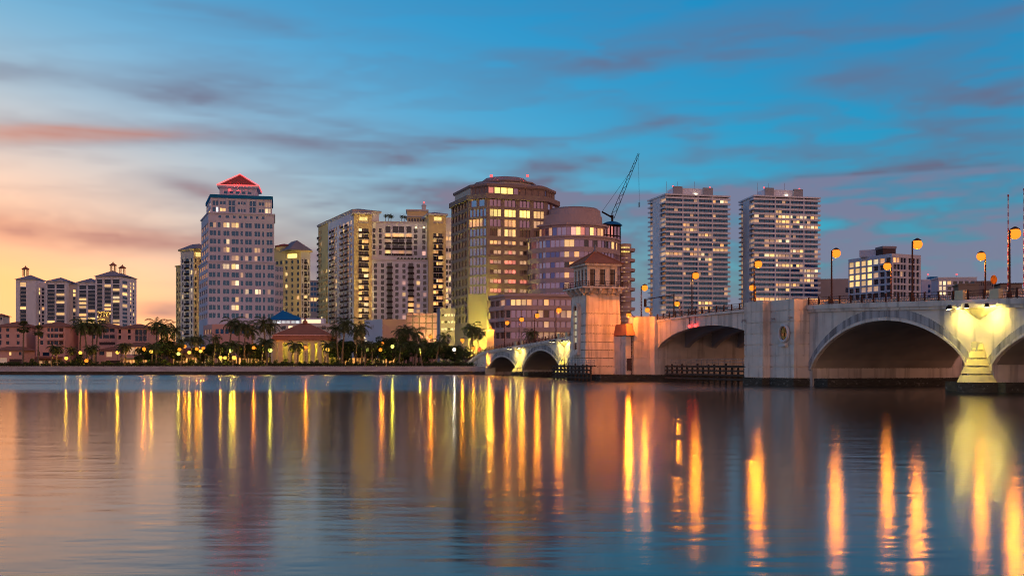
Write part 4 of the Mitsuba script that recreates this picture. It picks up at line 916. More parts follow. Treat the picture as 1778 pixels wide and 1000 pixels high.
def arcade(label, px0, px1, D, ytop, n, seed, roof=True):
    b = Bld('shore_arcade', label, 'building', 'cream_stucco', 'dark_glass', .4)
    A, R = PX(px0, D), PX(px1, D); L = dist(A, R); kk = back(A, R, 7); zt = ZY(ytop, D); g = random.Random(seed)
    b.core(poly_ccw([A, R, *kk]), GROUND, zt)
    f = b.face(A, R, GROUND, zt, [((i + .18) * L / n, (i + .82) * L / n, GROUND + .3, GROUND + 3.3, g.choice(('amber', 'amber', 'warm', 'amber', 'dim'))) for i in range(n)])
    if roof: part(b.k, 'roof', MB().hip([tuple(f.pt(u, w, 0)[:2]) for u, w in ((-.8, -.8), (L + .8, -.8), (L + .8, 7.8), (-.8, 7.8))], zt + .01, [f.pt(L * .3, 3.5, zt + 2.0), f.pt(L * .7, 3.5, zt + 2.0)]), 'terracotta')
    b.done()
arcade('orange lit arcade with tile roof behind the lit palm row', 300, 364, 384, 613, 12, 4)
arcade('low lit arcade behind the bright lamps under the office tower', 376, 462, 378, 620, 16, 5, False)
arcade('low lit arcade hidden behind the shrubs right of the pavilion', 585, 700, 380, 622, 18, 6, False)

# ---------------------------------------------------------------- terracotta pavilion and blue pyramid roof
def pavilion():
    b = Bld('pavilion', 'wide open pavilion with two tier terracotta hip roof and yellow lit columns', 'pavilion', 'yellow_stone', 'dark_glass', .4)
    D = 372; A, R = PX(475, D), PX(568, D); L = dist(A, R); dp = 17; f = Fr(A, R); z = lambda y: ZY(y, D)
    def ring(o): return [tuple(f.pt(-o, -o, 0)[:2]), tuple(f.pt(L + o, -o, 0)[:2]), tuple(f.pt(L + o, dp + o, 0)[:2]), tuple(f.pt(-o, dp + o, 0)[:2])]
    def frustum(o0, z0, o1, z1):
        a, c = ring(o0), ring(o1); v = [[*p, z0] for p in a] + [[*p, z1] for p in c]
        return MB().add(np.array(v), np.array([[0, 1, 5, 4], [1, 2, 6, 5], [2, 3, 7, 6], [3, 0, 4, 7], [0, 3, 2, 1], [4, 5, 6, 7]]))
    part(b.k, 'lower_roof', frustum(.9, z(591), .1, z(583)), 'terracotta'); part(b.k, 'roof_band', frustum(.45, z(583) + .01, .35, z(581.3)), 'pink_stucco')
    q = ring(.15); ca, cb = f.pt(L * .42, dp / 2, 0), f.pt(L * .58, dp / 2, 0)
    m = MB(); v = [np.array([*p, z(581.3) + .02]) for p in q] + [np.array([*ca[:2], z(560)]), np.array([*cb[:2], z(560)])]
    m.add(np.array(v), np.array([[0, 1, 5], [0, 5, 4], [1, 2, 5], [2, 3, 4], [2, 4, 5], [3, 0, 4], [0, 2, 1], [0, 3, 2]])); part(b.k, 'upper_roof', m, 'terracotta')
    c = (ca + cb) / 2; part(b.k, 'finial', MB().lathe([(0, 0), (1.0, 0), (.9, .9), (.35, 1.3), (.3, 2.0), (0, 2.2)], (c[0], c[1], z(560.5)), 8), 'terracotta')
    part(b.k, 'beam', frustum(.2, z(592.5) - .5, .2, z(591) - .02), 'yellow_stone')
    for w_ in (0.6, dp - .6):
        for i, u in enumerate((.02, .13, .30, .43, .60, .73, .86, .98)):
            k_ = pn(b.k + '__column'); scene[k_] = {**unit('yellow_stone'), 'to_world': f.mat(u * L - .8, u * L + .8, w_ - .8, w_ + .8, GROUND, z(592.5) - .45)}
    part(b.k, 'back_wall', MB().box(1, L - 1, dp - 2.0, dp - 1.7, GROUND, z(593), f), 'yellow_stone')
    for u in (.08, .22, .37, .52, .67, .8, .92):
        c = f.pt(u * L, 5, z(593) - .5); part(b.k, 'ceiling_lamp', MB().lathe([(0, 0), (.3, 0), (.3, .3), (0, .35)], c, 8), 'white_paint', **emit((2.4, 1.8, .4)))
    for u, w_ in ((.08, 4), (.22, 9), (.37, 4), (.52, 9), (.67, 4), (.80, 9), (.92, 4)): glow_point(f.pt(u * L, w_, z(593) - 1.0), (36, 28, 3), .5)
    b.done()
pavilion()
b = Bld('market_hall', 'low hall with a bright blue pyramid roof over a white lit clerestory', 'building', 'white_stucco', 'dark_glass', .3)
D = 430; A, R = PX(470, D), PX(522, D); L = dist(A, R); f = Fr(A, R); z = lambda y: ZY(y, D); kk = back(A, R, 12)
b.core(poly_ccw([A, R, *kk]), GROUND, z(555.5)); b.face(A, R, GROUND, z(555.5), [((.06 + .155 * i) * L, (.06 + .155 * i + .12) * L, z(561.5), z(557), 'cool') for i in range(6)])
part(b.k, 'roof', MB().hip([tuple(f.pt(-1, -1, 0)[:2]), tuple(f.pt(L + 1, -1, 0)[:2]), tuple(f.pt(L + 1, 13, 0)[:2]), tuple(f.pt(-1, 13, 0)[:2])], z(555.4), [f.pt(L * .3, 6, z(537.5))]), 'blue_roof'); b.done()
b = Bld('low_building', 'long low pale building with lit upper terrace behind the terracotta pavilion', 'building', 'pale_stucco', 'dark_glass', .3)
D = 420; A, R = PX(440, D), PX(588, D); L = dist(A, R); f = Fr(A, R); z = lambda y: ZY(y, D); kk = back(A, R, 7)
b.core(poly_ccw([A, R, *kk]), GROUND, z(562)); b.face(A, R, GROUND, z(562), [(x * L, (x + .05) * L, z(572), z(566), 'pale' if i in (2, 4) else None) for i, x in enumerate((.03, .11, .19, .33, .41, .52, .8, .9))])
a, e = PX(522, 424), PX(562, 424); b.core(poly_ccw([a, e, *back(a, e, 5)]), z(562), z(552), 'upper_room', 'white_stucco', 0.0)
pane(b.k, Fr(a, e), .5, 8.5, -.08, -.01, ZY(561, 424), ZY(555, 424), 'pale')
b.mb('canopy', 'brown_wall').box(.75 * L, .96 * L, -.6, .4, z(569), z(567.6), f); b.done()

# ---------------------------------------------------------------- the road bridge: s runs along it towards the viewer, n out of its near face
BR_D = np.array([.3134, -.9496]); BR_N = np.array([-.9496, -.3134]); BR_O = np.array([42.4, 184.0]); BR_W = 28.0
def BP(s, n, z=None):
    q = BR_O + BR_D * s + BR_N * n
    return np.array([q[0], q[1], 0.0 if z is None else z])
class BFr(Fr):
    """u = s, w = -n (inward), z up."""
    def __init__(s, n=0.0):
        s.A = BP(0, n); s.ex = np.array([*BR_D, 0]); s.ey = np.array([*-BR_N, 0]); s.L = 1.0
BF = BFr()
_zs = np.array([-330, -196, -164, -127, -82, -57, -35, -17, 0, 20, 51.6, 91, 130, 170]); _zz = np.array([2.0, 3.0, 7.8, 9.25, 11.0, 12.1, 13.0, 13.45, 13.5, 13.2, 12.1, 10.7, 9.2, 7.5])
from scipy.interpolate import PchipInterpolator
_zc = PchipInterpolator(_zs, _zz)
def zc(s): return np.asarray(_zc(s), float)
bridge = thing('road_bridge', 'long pale concrete road bridge with round arches, stone piers and a drawbridge span', 'bridge')
def arch_curve(s0, z0, s1, z1, sc, zt, n=40, p=2.0):
    """Flattened arch from (s0, z0) over the crown (sc, zt) to (s1, z1)."""
    out = []
    for t in np.linspace(0, 1, n):
        x = s0 + (s1 - s0) * t
        if x < sc: k = (sc - x) / (sc - s0); z = z0 + (zt - z0) * (1 - k ** p) ** (1 / 1.35)
        else: k = (x - sc) / (s1 - sc); z = z1 + (zt - z1) * (1 - k ** p) ** (1 / 1.35)
        out.append((x, z))
    return out
def span(s0, s1, a0, a1, crown, z0=2.9, z1=3.4, ring=1.9):
    """Solid arched span s0..s1 with an opening a0..a1."""
    ss = np.linspace(s0, s1, 24); top = [(x, float(zc(x)) - .75) for x in ss]
    curve = arch_curve(a0, z0, a1, z1, (a0 + a1) / 2, crown)
    out = Polygon([(s0, -1.5)] + top[::1] + [(s1, -1.5)])
    hole = Polygon([(a0, -2)] + curve + [(a1, -2)])
    part(bridge, 'arch_span', MB().slab(out.buffer(0).difference(hole.buffer(0)), 0, BR_W, BF), 'bridge_concrete')
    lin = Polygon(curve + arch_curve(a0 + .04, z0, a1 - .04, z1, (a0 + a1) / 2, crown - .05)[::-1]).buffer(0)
    part(bridge, 'arch_soffit', MB().slab(lin, .35, BR_W - .3, BF), 'soffit_shade')  # added thin liner; its darker tone stands in for shade under the arch
    oc = arch_curve(a0 - ring * .9, z0 - .4, a1 + ring * .9, z1 - .4, (a0 + a1) / 2, crown + ring * .95)
    lim = Polygon([(s0 + .02, z0 - .4)] + [(x, z - .4) for x, z in top] + [(s1 - .02, z1 - .4)])
    whole = Polygon([(oc[0][0], -1)] + oc + [(oc[-1][0], -1)]).buffer(0)
    band = whole.difference(Polygon([(a0 - .45, -2)] + arch_curve(a0 - .45, z0 - .1, a1 + .45, z1 - .1, (a0 + a1) / 2, crown + .5) + [(a1 + .45, -2)]).buffer(0)).intersection(lim.buffer(0))
    part(bridge, 'arch_ring', MB().slab(band, -.14, -.004, BF), 'stained_concrete', label='grey rain stained outer arch ring')
    inner = Polygon([(a0 - .43, -2)] + arch_curve(a0 - .43, z0 - .1, a1 + .43, z1 - .1, (a0 + a1) / 2, crown + .47) + [(a1 + .43, -2)]).buffer(0).difference(hole.buffer(.01)).intersection(sbox(s0 + .02, min(z0, z1) - .2, s1 - .02, 40))
    part(bridge, 'arch_edge', MB().slab(inner, -.30, -.02, BF), 'bridge_concrete')
# right-hand arches
span(20.02, 57.0, 20.9, 54.8, 9.95, 2.9, 3.5)
span(57.02, 92.8, 59.4, 90.4, 8.9, 3.5, 2.9)
span(92.82, 128, 95.2, 125.5, 7.6, 2.6, 2.4)
# left-hand arches towards the city
span(-90.6, -48.02, -88, -56, 8.6, 2.4, 2.6)
span(-127.4, -90.62, -124.6, -93.4, 7.4, 1.8, 2.2)
span(-164.0, -127.42, -161, -130.2, 5.9, 1.0, 1.6)
ss = np.linspace(-196, -164.02, 20); part(bridge, 'approach_wall', MB().slab(Polygon([(-196, 1.0)] + [(x, float(zc(x)) - .75) for x in ss] + [(-164.02, 1.0)]), 0, BR_W, BF), 'bridge_concrete')
# low wet footings inside the arches
for a, e in ((20.0, 24.5), (50.5, 61.0), (86.5, 97), (-60, -48), (-97, -86.5), (-134, -121)):
    k_ = pn(bridge + '__footing'); scene[k_] = {**unit('algae_concrete'), 'to_world': BF.mat(a, e, .3, BR_W - .3, -1.6, 1.25)}
# continuous cornice, deck, added barrier
def ribbon(s0, s1, n0, n1, dz0, dz1, step=3.0):
    """Box swept along the deck curve: n0 < n < n1, from zc + dz0 to zc + dz1."""
    ss = np.linspace(s0, s1, max(2, int((s1 - s0) / step) + 1)); v, f = [], []
    for x in ss:
        z = float(zc(x))
        for n_, dz in ((n0, dz0), (n1, dz0), (n1, dz1), (n0, dz1)): v.append(BP(x, n_, z + dz))
    for i in range(len(ss) - 1):
        for j in range(4): f.append([4 * i + j, 4 * i + (j + 1) % 4, 4 * i + 4 + (j + 1) % 4, 4 * i + 4 + j])
    f.append([0, 1, 2, 3]); m = 4 * (len(ss) - 1); f.append([m + 3, m + 2, m + 1, m])
    return MB().add(np.array(v), np.array(f))
for a, e in ((20.05, 128), (-196, -48.1)):
    part(bridge, 'cornice', ribbon(a, e, -BR_W - .5, .55, -.74, 0), 'bridge_concrete')
    part(bridge, 'cornice_moulding', ribbon(a, e, .005, .32, -1.15, -.75), 'bridge_concrete')
part(bridge, 'roadway', ribbon(-196, 128, -BR_W + 2.6, -2.6, .004, .03), 'asphalt')
part(bridge, 'traffic_barrier', ribbon(20.5, 128, -2.5, -2.2, .03, .62), 'barrier_concrete'); part(bridge, 'traffic_barrier', ribbon(-196, -48.5, -2.5, -2.2, .03, .62), 'barrier_concrete')  # added pale barrier, stands in for the headlight streak behind the railing
part(bridge, 'traffic_barrier', ribbon(-48, 20, -2.5, -2.2, .03, .62), 'barrier_concrete')
part(bridge, 'far_parapet', ribbon(-196, 128, -BR_W - .3, -BR_W + .1, .0, 1.0), 'barrier_concrete')
# bascule leaves: two half leaves meeting over the channel
for (a, e, sg) in ((-34.9, -14.03, 1), (-13.97, 7.0, -1)):
    ss = np.linspace(a, e, 16)
    full = arch_curve(-34.9, 7.1, 7.0, 7.1, -13.95, 11.1, 60, 2.0)
    cv = [(x, z) for x, z in full if a - 1e-6 <= x <= e + 1e-6]
    z_at = lambda x: float(np.interp(x, [q[0] for q in full], [q[1] for q in full]))
    pl = Polygon([(x, float(zc(x)) - .45) for x in ss] + [(x, z_at(x)) for x in ss[::-1]])
    for w0 in (.0, 6.5, 13.0, 19.5, 26.6):
        part(bridge, 'leaf_girder', MB().slab(pl, w0 + .02, w0 + 1.2, BF), 'bridge_concrete' if w0 == 0 else 'grey_wall')
    part(bridge, 'leaf_deck', ribbon(a, e, -BR_W, .35, -.42, 0), 'bridge_concrete')
    for i, x in enumerate(np.linspace(a + 2.5, e - 2.5, 6)):
        zz = float(zc(x)); k_ = pn(bridge + '__floor_beam'); scene[k_] = {**unit('grey_wall'), 'to_world': BF.mat(x - .25, x + .25, 1.25, BR_W - 1.5, zz - 1.6, zz - .5)}

# masonry blocks laid in courses (each course a piece, joints recessed)
def courses(pier, s0, s1, n0, n1, z0, z1, h, bsdf='bridge_concrete', taper=0.0, gap=.17):
    """Block s0..s1, n0..n1 (n out of the face) in courses of height h, over a slightly smaller core."""
    core = MB().box(s0 + .16, s1 - .16, -n1 + .16, -n0, z0, z1 - .1, BF); part(pier, 'core', core, 'bridge_concrete')
    nz = max(1, int(round((z1 - z0) / h)))
    for i in range(nz):
        a, e = z0 + (z1 - z0) * i / nz, z0 + (z1 - z0) * (i + 1) / nz
        t0, t1 = taper * (1 - (a - z0) / (z1 - z0)), taper * (1 - (e - z0) / (z1 - z0))
        v = []
        for z, t in ((a + gap / 2, t0), (e - gap / 2, t1)):
            v += [BF.pt(s0 - t, -n1 - t, z), BF.pt(s1 + t, -n1 - t, z), BF.pt(s1 + t, -n0, z), BF.pt(s0 - t, -n0, z)]
        part(pier, 'course', MB().add(np.array(v), np.array([[0, 3, 2, 1], [4, 5, 6, 7], [0, 1, 5, 4], [1, 2, 6, 5], [2, 3, 7, 6], [3, 0, 4, 7]])), bsdf)
def pier_key(name, label=None):
    k = pn(f'{bridge}__{name}')
    if label: labels[k] = {'label': label}
    return k
pk = pier_key('bascule_pier', 'near drawbridge pier with the round gold emblem')
courses(pk, 7.1, 13.0, -BR_W - 4, 4.3, 1.25, 14.35, 1.82); courses(pk, 13.02, 20.0, -BR_W - 2.9, 2.9, 1.25, 14.3, 1.82)
part(pk, 'wet_foot', MB().box(6.9, 13.1, -4.5, BR_W + 4.2, -1.6, 1.24, BF), 'algae_concrete'); part(pk, 'wet_foot', MB().box(13.12, 20.15, -3.1, BR_W + 3.1, -1.6, 1.23, BF), 'algae_concrete')
# the emblem: moulded ring, dished back and gilded relief
def emblem(s, z, n):
    m = MB(); an = np.linspace(0, 2 * math.pi, 33)[:-1]
    prof = [(1.5, 0.0), (1.52, .30), (1.36, .42), (1.16, .34), (1.12, .05), (1.12, 0.0)]
    v = np.array([[BF.pt(s + r * math.cos(t), -n - o, z + r * math.sin(t)) for t in an] for r, o in prof]).reshape(-1, 3)
    q = [[i * 32 + j, i * 32 + (j + 1) % 32, (i + 1) * 32 + (j + 1) % 32, (i + 1) * 32 + j] for i in range(len(prof) - 1) for j in range(32)]
    part(pk, 'emblem_ring', m.add(v, np.array(q)), 'pale_stucco', smooth=50)
    part(pk, 'emblem_back', MB().slab(Polygon([(s + 1.12 * math.cos(t), z + 1.12 * math.sin(t)) for t in an]), -n - .06, -n - .004, BF), 'bronze_glass')
    m = MB()
    def limb(pts, r): m.tube([BF.pt(s + x, -n - .16, z + y) for x, y in pts], r, 6)
    limb([(0, -.95), (.05, -.3), (0, .25)], [.10, .09, .07])                      # stem
    for a in (-1, 1):
        limb([(0, .2), (a * .35, .55), (a * .75, .45)], [.09, .08, .02]); limb([(0, .22), (a * .25, .78), (a * .5, .92)], [.08, .07, .02]); limb([(0, .15), (a * .5, .22), (a * .85, -.05)], [.08, .08, .02])
        limb([(a * .1, -.85), (a * .5, -.6), (a * .85, -.45)], [.10, .12, .03])
    limb([(0, .2), (0, .98)], [.08, .02])
    part(pk, 'emblem_relief', m, 'gold', smooth=40, label='gilded palm relief inside the emblem ring')
    part(pk, 'emblem_shelf', MB().box(s - .95, s + .95, -n - .55, -n - .01, z - 2.15, z - 1.75, BF), 'pale_stucco')
emblem(17.4, 8.66, 2.98)
for s_, n_ in ((7.1, 4.4), (14.2, 3.0), (19.2, 3.0)):
    part(pk, 'bulkhead_light', MB().tube([BF.pt(s_ + .3, -n_, 11.2), BF.pt(s_ + .3, -n_ - .5, 11.2), BF.pt(s_ + .3, -n_ - .55, 10.8)], .16, 8), 'steel')
pk2 = pier_key('bascule_pier', 'far drawbridge pier that carries the bridge tower')
courses(pk2, -48.0, -35.0, -BR_W - 4, .8, 1.25, 13.9, 1.82)
courses(pk2, -40.0, -37.2, .82, 4.6, 1.25, 14.0, 1.82)
courses(pk2, -46.0, -37.6, 4.62, 6.4, 1.25, 9.7, 1.82)
part(pk2, 'wet_foot', MB().box(-54, -34.8, -13.6, BR_W + 4.2, -1.6, 1.24, BF), 'algae_concrete')
v = [BF.pt(-43.9, -6.5, 9.75), BF.pt(-36.8, -6.5, 9.75), BF.pt(-36.8, -4.4, 9.75), BF.pt(-43.9, -4.4, 9.75), BF.pt(-43.9, -6.0, 12.3), BF.pt(-38.0, -6.0, 12.3), BF.pt(-38.0, -4.7, 12.3), BF.pt(-43.9, -4.7, 12.3)]
part(pk2, 'annex_roof', MB().add(np.array(v), np.array([[0, 3, 2, 1], [4, 5, 6, 7], [0, 1, 5, 4], [1, 2, 6, 5], [2, 3, 7, 6], [3, 0, 4, 7]])), 'terracotta')
for s_ in (-37.0,):
    part(pk2, 'downpipe', MB().tube([BF.pt(-37.45, -5.0, 1.3), BF.pt(-37.45, -5.0, 9.6)], .14, 6), 'louvre')
part(pk2, 'annex_opening', MB().slab(Polygon([(4.75 - 0, 2.0), (6.25, 2.0), (6.25, 4.6)] + [(5.5 + .75 * math.cos(t), 4.6 + .6 * math.sin(t)) for t in np.linspace(0, math.pi, 9)] + [(4.75, 4.6)]), -.08, -.02, Fr(BP(-37.45, 0)[:2], BP(-37.45, -1)[:2])) if False else MB().box(-37.6, -37.4, -6.1, -5.2, 2.2, 4.8, BF), 'louvre')

# bridge tower with hipped roof and balcony
tower = thing('bridge_tower', 'square bridge tender tower with hipped tile roof, railed balcony and tall arched side window', 'tower')
S0, S1, N0, N1 = -52.6, -44.0, 5.0, 12.9
zb, zt = 1.25, 19.2
core = MB().box(S0 + .12, S1 - .12, -N1 + .12, -N0 + .0, zb, zt - .05, BF); part(tower, 'core', core, 'joint_shadow')
edges = [1.25, 3.05, 4.87, 6.67, 8.48, 10.3, 12.1, 14.75, zt]
an = np.linspace(0, math.pi, 13)
for i in range(len(edges) - 1):
    a, e = edges[i] + .085, edges[i + 1] - .085
    t0, t1 = .55 * (1 - (a - zb) / (zt - zb)), .55 * (1 - (e - zb) / (zt - zb))
    v = []
    for z, t in ((a, t0), (e, t1)): v += [BF.pt(S0 - t, -N1 - t, z), BF.pt(S1 + t, -N1 - t, z), BF.pt(S1 + t, -N0 + t, z), BF.pt(S0 - t, -N0 + t, z)]
    part(tower, 'course', MB().add(np.array(v), np.array([[0, 3, 2, 1], [4, 5, 6, 7], [0, 1, 5, 4], [1, 2, 6, 5], [2, 3, 7, 6], [3, 0, 4, 7]])), 'bridge_concrete')
sm_ = (S0 + S1) / 2
outer = Polygon([(sm_ - 1.5, 6.2), (sm_ + 1.5, 6.2), (sm_ + 1.5, 15.6)] + [(sm_ + 1.5 * math.cos(t), 15.6 + 1.7 * math.sin(t)) for t in an] + [(sm_ - 1.5, 15.6)])
inner = Polygon([(sm_ - 1.0, 6.8), (sm_ + 1.0, 6.8), (sm_ + 1.0, 15.5)] + [(sm_ + 1.0 * math.cos(t), 15.5 + 1.15 * math.sin(t)) for t in an] + [(sm_ - 1.0, 15.5)])
part(tower, 'window_surround', MB().slab(outer.difference(inner), -N1 - .95, -N1 - .1, BF), 'bridge_concrete')
part(tower, 'arched_window', MB().slab(inner.buffer(-.02), -N1 - .62, -N1 - .5, BF), 'bronze_glass')
for z in (8.2, 9.7, 11.2, 12.7, 14.2, 15.5): k_ = pn(tower + '__glazing_bar'); scene[k_] = {**unit('pale_stucco'), 'to_world': BF.mat(sm_ - .98, sm_ + .98, -N1 - .70, -N1 - .625, z - .06, z + .06)}
for i in range(5): k_ = pn(tower + '__lit_pane'); scene[k_] = {**LITU, 'to_world': BF.mat(sm_ - .85, sm_ + .35, -N1 - .68, -N1 - .64, 8.4 + 1.5 * i, 9.5 + 1.5 * i), **emit((.34, .26, .08))}
part(tower, 'window_sill', MB().box(sm_ - 1.9, sm_ + 1.9, -N1 - 1.3, -N1 - .4, 5.6, 6.18, BF), 'bridge_concrete')
# balcony slab, brackets, railing
part(tower, 'balcony', MB().box(S0 - 1.6, S1 + 1.6, -N1 - 1.6, -N0 + 1.6, 20.2, 20.55, BF), 'bridge_concrete'); part(tower, 'balcony_moulding', MB().box(S0 - .5, S1 + .5, -N1 - .5, -N0 + .5, zt + .01, 20.19, BF), 'bridge_concrete')
def bracket(fr, u0, u1, w):
    m = MB(); pl = [(0, 20.18), (-1.35, 20.18), (-1.35, 19.75), (-.75, 19.2), (-.45, 18.9), (0, 18.7)]
    v = np.array([fr(u, w_, z) for u in (u0, u1) for w_, z in pl]); n = len(pl)
    f = [[i, (i + 1) % n, n + (i + 1) % n, n + i] for i in range(n)]
    m.add(v, np.array(f)); m.add(v[:n], np.array([[0, i, i + 1] for i in range(1, n - 1)])); m.add(v[n:], np.array([[0, i + 1, i] for i in range(1, n - 1)])); return m
for i in range(4):
    n_ = N0 + .6 + i * (N1 - N0 - 1.2) / 3; part(tower, 'bracket', bracket(lambda u, w, z: BF.pt(S1 + .13 - w, -u, z), n_ - .28, n_ + .28, 0), 'bridge_concrete')
    s_ = S0 + .6 + i * (S1 - S0 - 1.2) / 3; part(tower, 'bracket', bracket(lambda u, w, z: BF.pt(u, -N1 - .13 + w, z), s_ - .28, s_ + .28, 0), 'bridge_concrete')
rx0, rx1, ry0, ry1 = S0 - 1.45, S1 + 1.45, -N1 - 1.45, -N0 + 1.45
for z in (20.75, 21.25, 21.75):
    part(tower, 'balcony_rail', MB().tube([BF.pt(rx0, ry1, z), BF.pt(rx0, ry0, z), BF.pt(rx1, ry0, z), BF.pt(rx1, ry1, z)], .06, 5), 'rail_metal')
for i in range(9):
    for p in (BF.pt(rx0 + (rx1 - rx0) * i / 8, ry0, 20.55), BF.pt(rx1, ry0 + (ry1 - ry0) * i / 8, 20.55)):
        part(tower, 'balcony_post', MB().tube([p, p + [0, 0, 1.25]], .07, 5), 'rail_metal')
# lantern room with tall windows
z0, z1 = 20.56, 25.3
part(tower, 'room_core', MB().box(S0 + .9, S1 - .9, -N1 + .9, -N0 - .9, z0, z1 - .05, BF), 'louvre')
fA = Fr(BP(S1 - .35, N1 - .35)[:2], BP(S1 - .35, N0 + .35)[:2]); fB = Fr(BP(S0 + .35, N1 - .35)[:2], BP(S1 - .35, N1 - .35)[:2])
for f, n_ in ((fA, 3), (fB, 4)):
    L = f.L; wd = L / n_
    wins = [(wd * (i + .26), wd * (i + .78), z0 + .55 if i else z0 + .4, z1 - .75, None) for i in range(n_)]
    poly = sbox(.005, z0, L - .005, z1).difference(unary_union([sbox(a, c, e, d) for a, e, c, d, _ in wins]))
    part(tower, 'room_wall', MB().slab(poly, 0, .4, f), 'bridge_concrete')
    for a, e, c, d, _ in wins:
        pane(tower, f, a - .01, e + .01, .28, .36, c, d, 'bronze_glass', 'room_window')
        for zz in (c + (d - c) * .72,): k_ = pn(tower + '__transom'); scene[k_] = {**unit('dark_metal'), 'to_world': f.mat(a, e, .14, .27, zz - .07, zz + .07)}
        k_ = pn(tower + '__mullion'); scene[k_] = {**unit('dark_metal'), 'to_world': f.mat((a + e) / 2 - .04, (a + e) / 2 + .04, .16, .275, c, d)}
part(tower, 'eave', MB().box(S0 - .45, S1 + .45, -N1 - .45, -N0 + .45, z1 + .01, z1 + .45, BF), 'bridge_concrete')
rc = [BF.pt(S0 - .75, -N1 - .75, 0)[:2], BF.pt(S1 + .75, -N1 - .75, 0)[:2], BF.pt(S1 + .75, -N0 + .75, 0)[:2], BF.pt(S0 - .75, -N0 + .75, 0)[:2]]
ap = BF.pt(sm_, -(N0 + N1) / 2, 28.9)
part(tower, 'roof', MB().hip([tuple(x) for x in rc], z1 + .46, [ap]), 'terracotta')
for q in rc: part(tower, 'ridge_tiles', MB().tube([[*q, z1 + .55], ap + [0, 0, .12]], .14, 6), 'terracotta')
part(tower, 'finial', MB().lathe([(0, -.3), (.45, -.3), (.5, .3), (.25, .6), (.32, 1.0), (0, 1.7)], ap, 10), 'grey_roof')

# prow piers between the arches: tapered courses, V-shaped bastion above with floodlights
def prow(s, zbase, ztop, w0, w1, prot, lit=True, label=None):
    pk = pier_key('prow_pier', label)
    an_ = np.linspace(0, math.pi, 13); rf = w0 / 2 + .12
    part(pk, 'wet_foot', MB().prism(Polygon([tuple(BF.pt(s - rf * math.cos(t), -rf * math.sin(t) - .1, 0)[:2]) for t in an_] + [tuple(BF.pt(s + rf, .3, 0)[:2]), tuple(BF.pt(s - rf, .3, 0)[:2])]), -1.6, zbase), 'algae_concrete')
    part(pk, 'core', MB().box(s - .5, s + .5, -.9, .3, zbase, ztop - .4, BF), 'grey_wall')
    h = 1.02 if w0 > 5 else 1.1; n = int((ztop - zbase) / h)
    for i in range(n):
        a, e = zbase + i * h + (.001 if i == 0 else .085), zbase + (i + 1) * h - .085; v = []
        for z in (a, e):
            rr = w0 / 2 + (w1 / 2 - w0 / 2) * (z - zbase) / (ztop - zbase)
            v += [BF.pt(s - rr * math.cos(t), -rr * math.sin(t) - .1, z) for t in an_] + [BF.pt(s + rr, .3, z), BF.pt(s - rr, .3, z)]
        m = len(v) // 2; mb = MB().add(np.array(v), np.array([[j, (j + 1) % m, m + (j + 1) % m, m + j] for j in range(m)]))
        mb.add(np.array(v[:m]), np.array([[0, j + 1, j] for j in range(1, m - 1)])); mb.add(np.array(v[m:]), np.array([[0, j, j + 1] for j in range(1, m - 1)]))
        part(pk, 'course', mb, 'yellow_stone')
    v = []
    zt_ = float(zc(s)) - 1.16
    b0, b1 = 3.0, 2.6
    # V bastion: inverted wedge below the cornice
    tri = [BF.pt(s - b0, -.02, zt_), BF.pt(s + b0, -.02, zt_), BF.pt(s, -1.7, zt_), BF.pt(s, -.02, zt_ - 1.5)]
    part(pk, 'bastion', MB().add(np.array(tri), np.array([[0, 1, 2], [0, 2, 3], [1, 3, 2], [0, 3, 1]])), 'yellow_stone')
    part(pk, 'bastion_slab', MB().prism(Polygon([tuple(BF.pt(*q, 0)[:2]) for q in ((s - b0 - .4, -.56), (s + b0 + .4, -.56), (s, -2.35))]), zt_ + .02, zt_ + .75), 'bridge_concrete')
    for d in (-1, 1):
        k_ = pn(pk + '__parapet_block'); zz = float(zc(s + d * 3)); scene[k_] = {**unit('yellow_stone'), 'to_world': BF.mat(s + d * 3 - .75, s + d * 3 + .75, -.60, .15, zz + .01, zz + 1.25)}
        for j, x in enumerate((3.35, 1.5)):
            o = BF.pt(s + d * x, -1.75 - (.25 if j == 0 else 1.7), zt_ - .05)
            part(pk, 'floodlight', MB().tube([o + [0, 0, .5], o + [0, 0, .02]], [.22, .30], 10), 'dark_metal')
            part(pk, 'flood_lens', MB().lathe([(0, 0), (.24, 0), (.24, .05), (0, .05)], o + [0, 0, -.06], 10), 'white_paint', **emit((6, 5, 2.4)))
            if j == 1:
                tgt = BF.pt(s + d * .3, -1.2, zbase + 2.4)
                k_ = pn('flood_beam'); scene[k_] = {'type': 'spot', 'to_world': T().look_at(origin=(o + [0, 0, -.15]).tolist(), target=tgt.tolist(), up=[0, 1, .1]), 'intensity': rgb([x * U for x in (150, 112, 7)]), 'cutoff_angle': 24.0, 'beam_width': 14.0, 'sampling_weight': 1.5}
            if j == 0:
                tgt = BF.pt(s + d * 2.2, .0, zt_ - 2.0)
                k_ = pn('flood_beam'); scene[k_] = {'type': 'spot', 'to_world': T().look_at(origin=(o + [0, 0, -.15]).tolist(), target=tgt.tolist(), up=[0, 1, .1]), 'intensity': rgb([x * U for x in (120, 99, 22)]), 'cutoff_angle': 85.0, 'beam_width': 8.0, 'sampling_weight': 3.0}
prow(57.0, 1.25, 6.8, 5.2, .7, 2.6, label='yellow lit prow shaped pier below the floodlights at the right')
prow(92.8, 1.25, 5.8, 5.2, .7, 2.6); prow(-90.6, 1.25, 5.6, 5.0, .7, 2.5); prow(-127.4, 1.25, 4.6, 5.0, .7, 2.5)
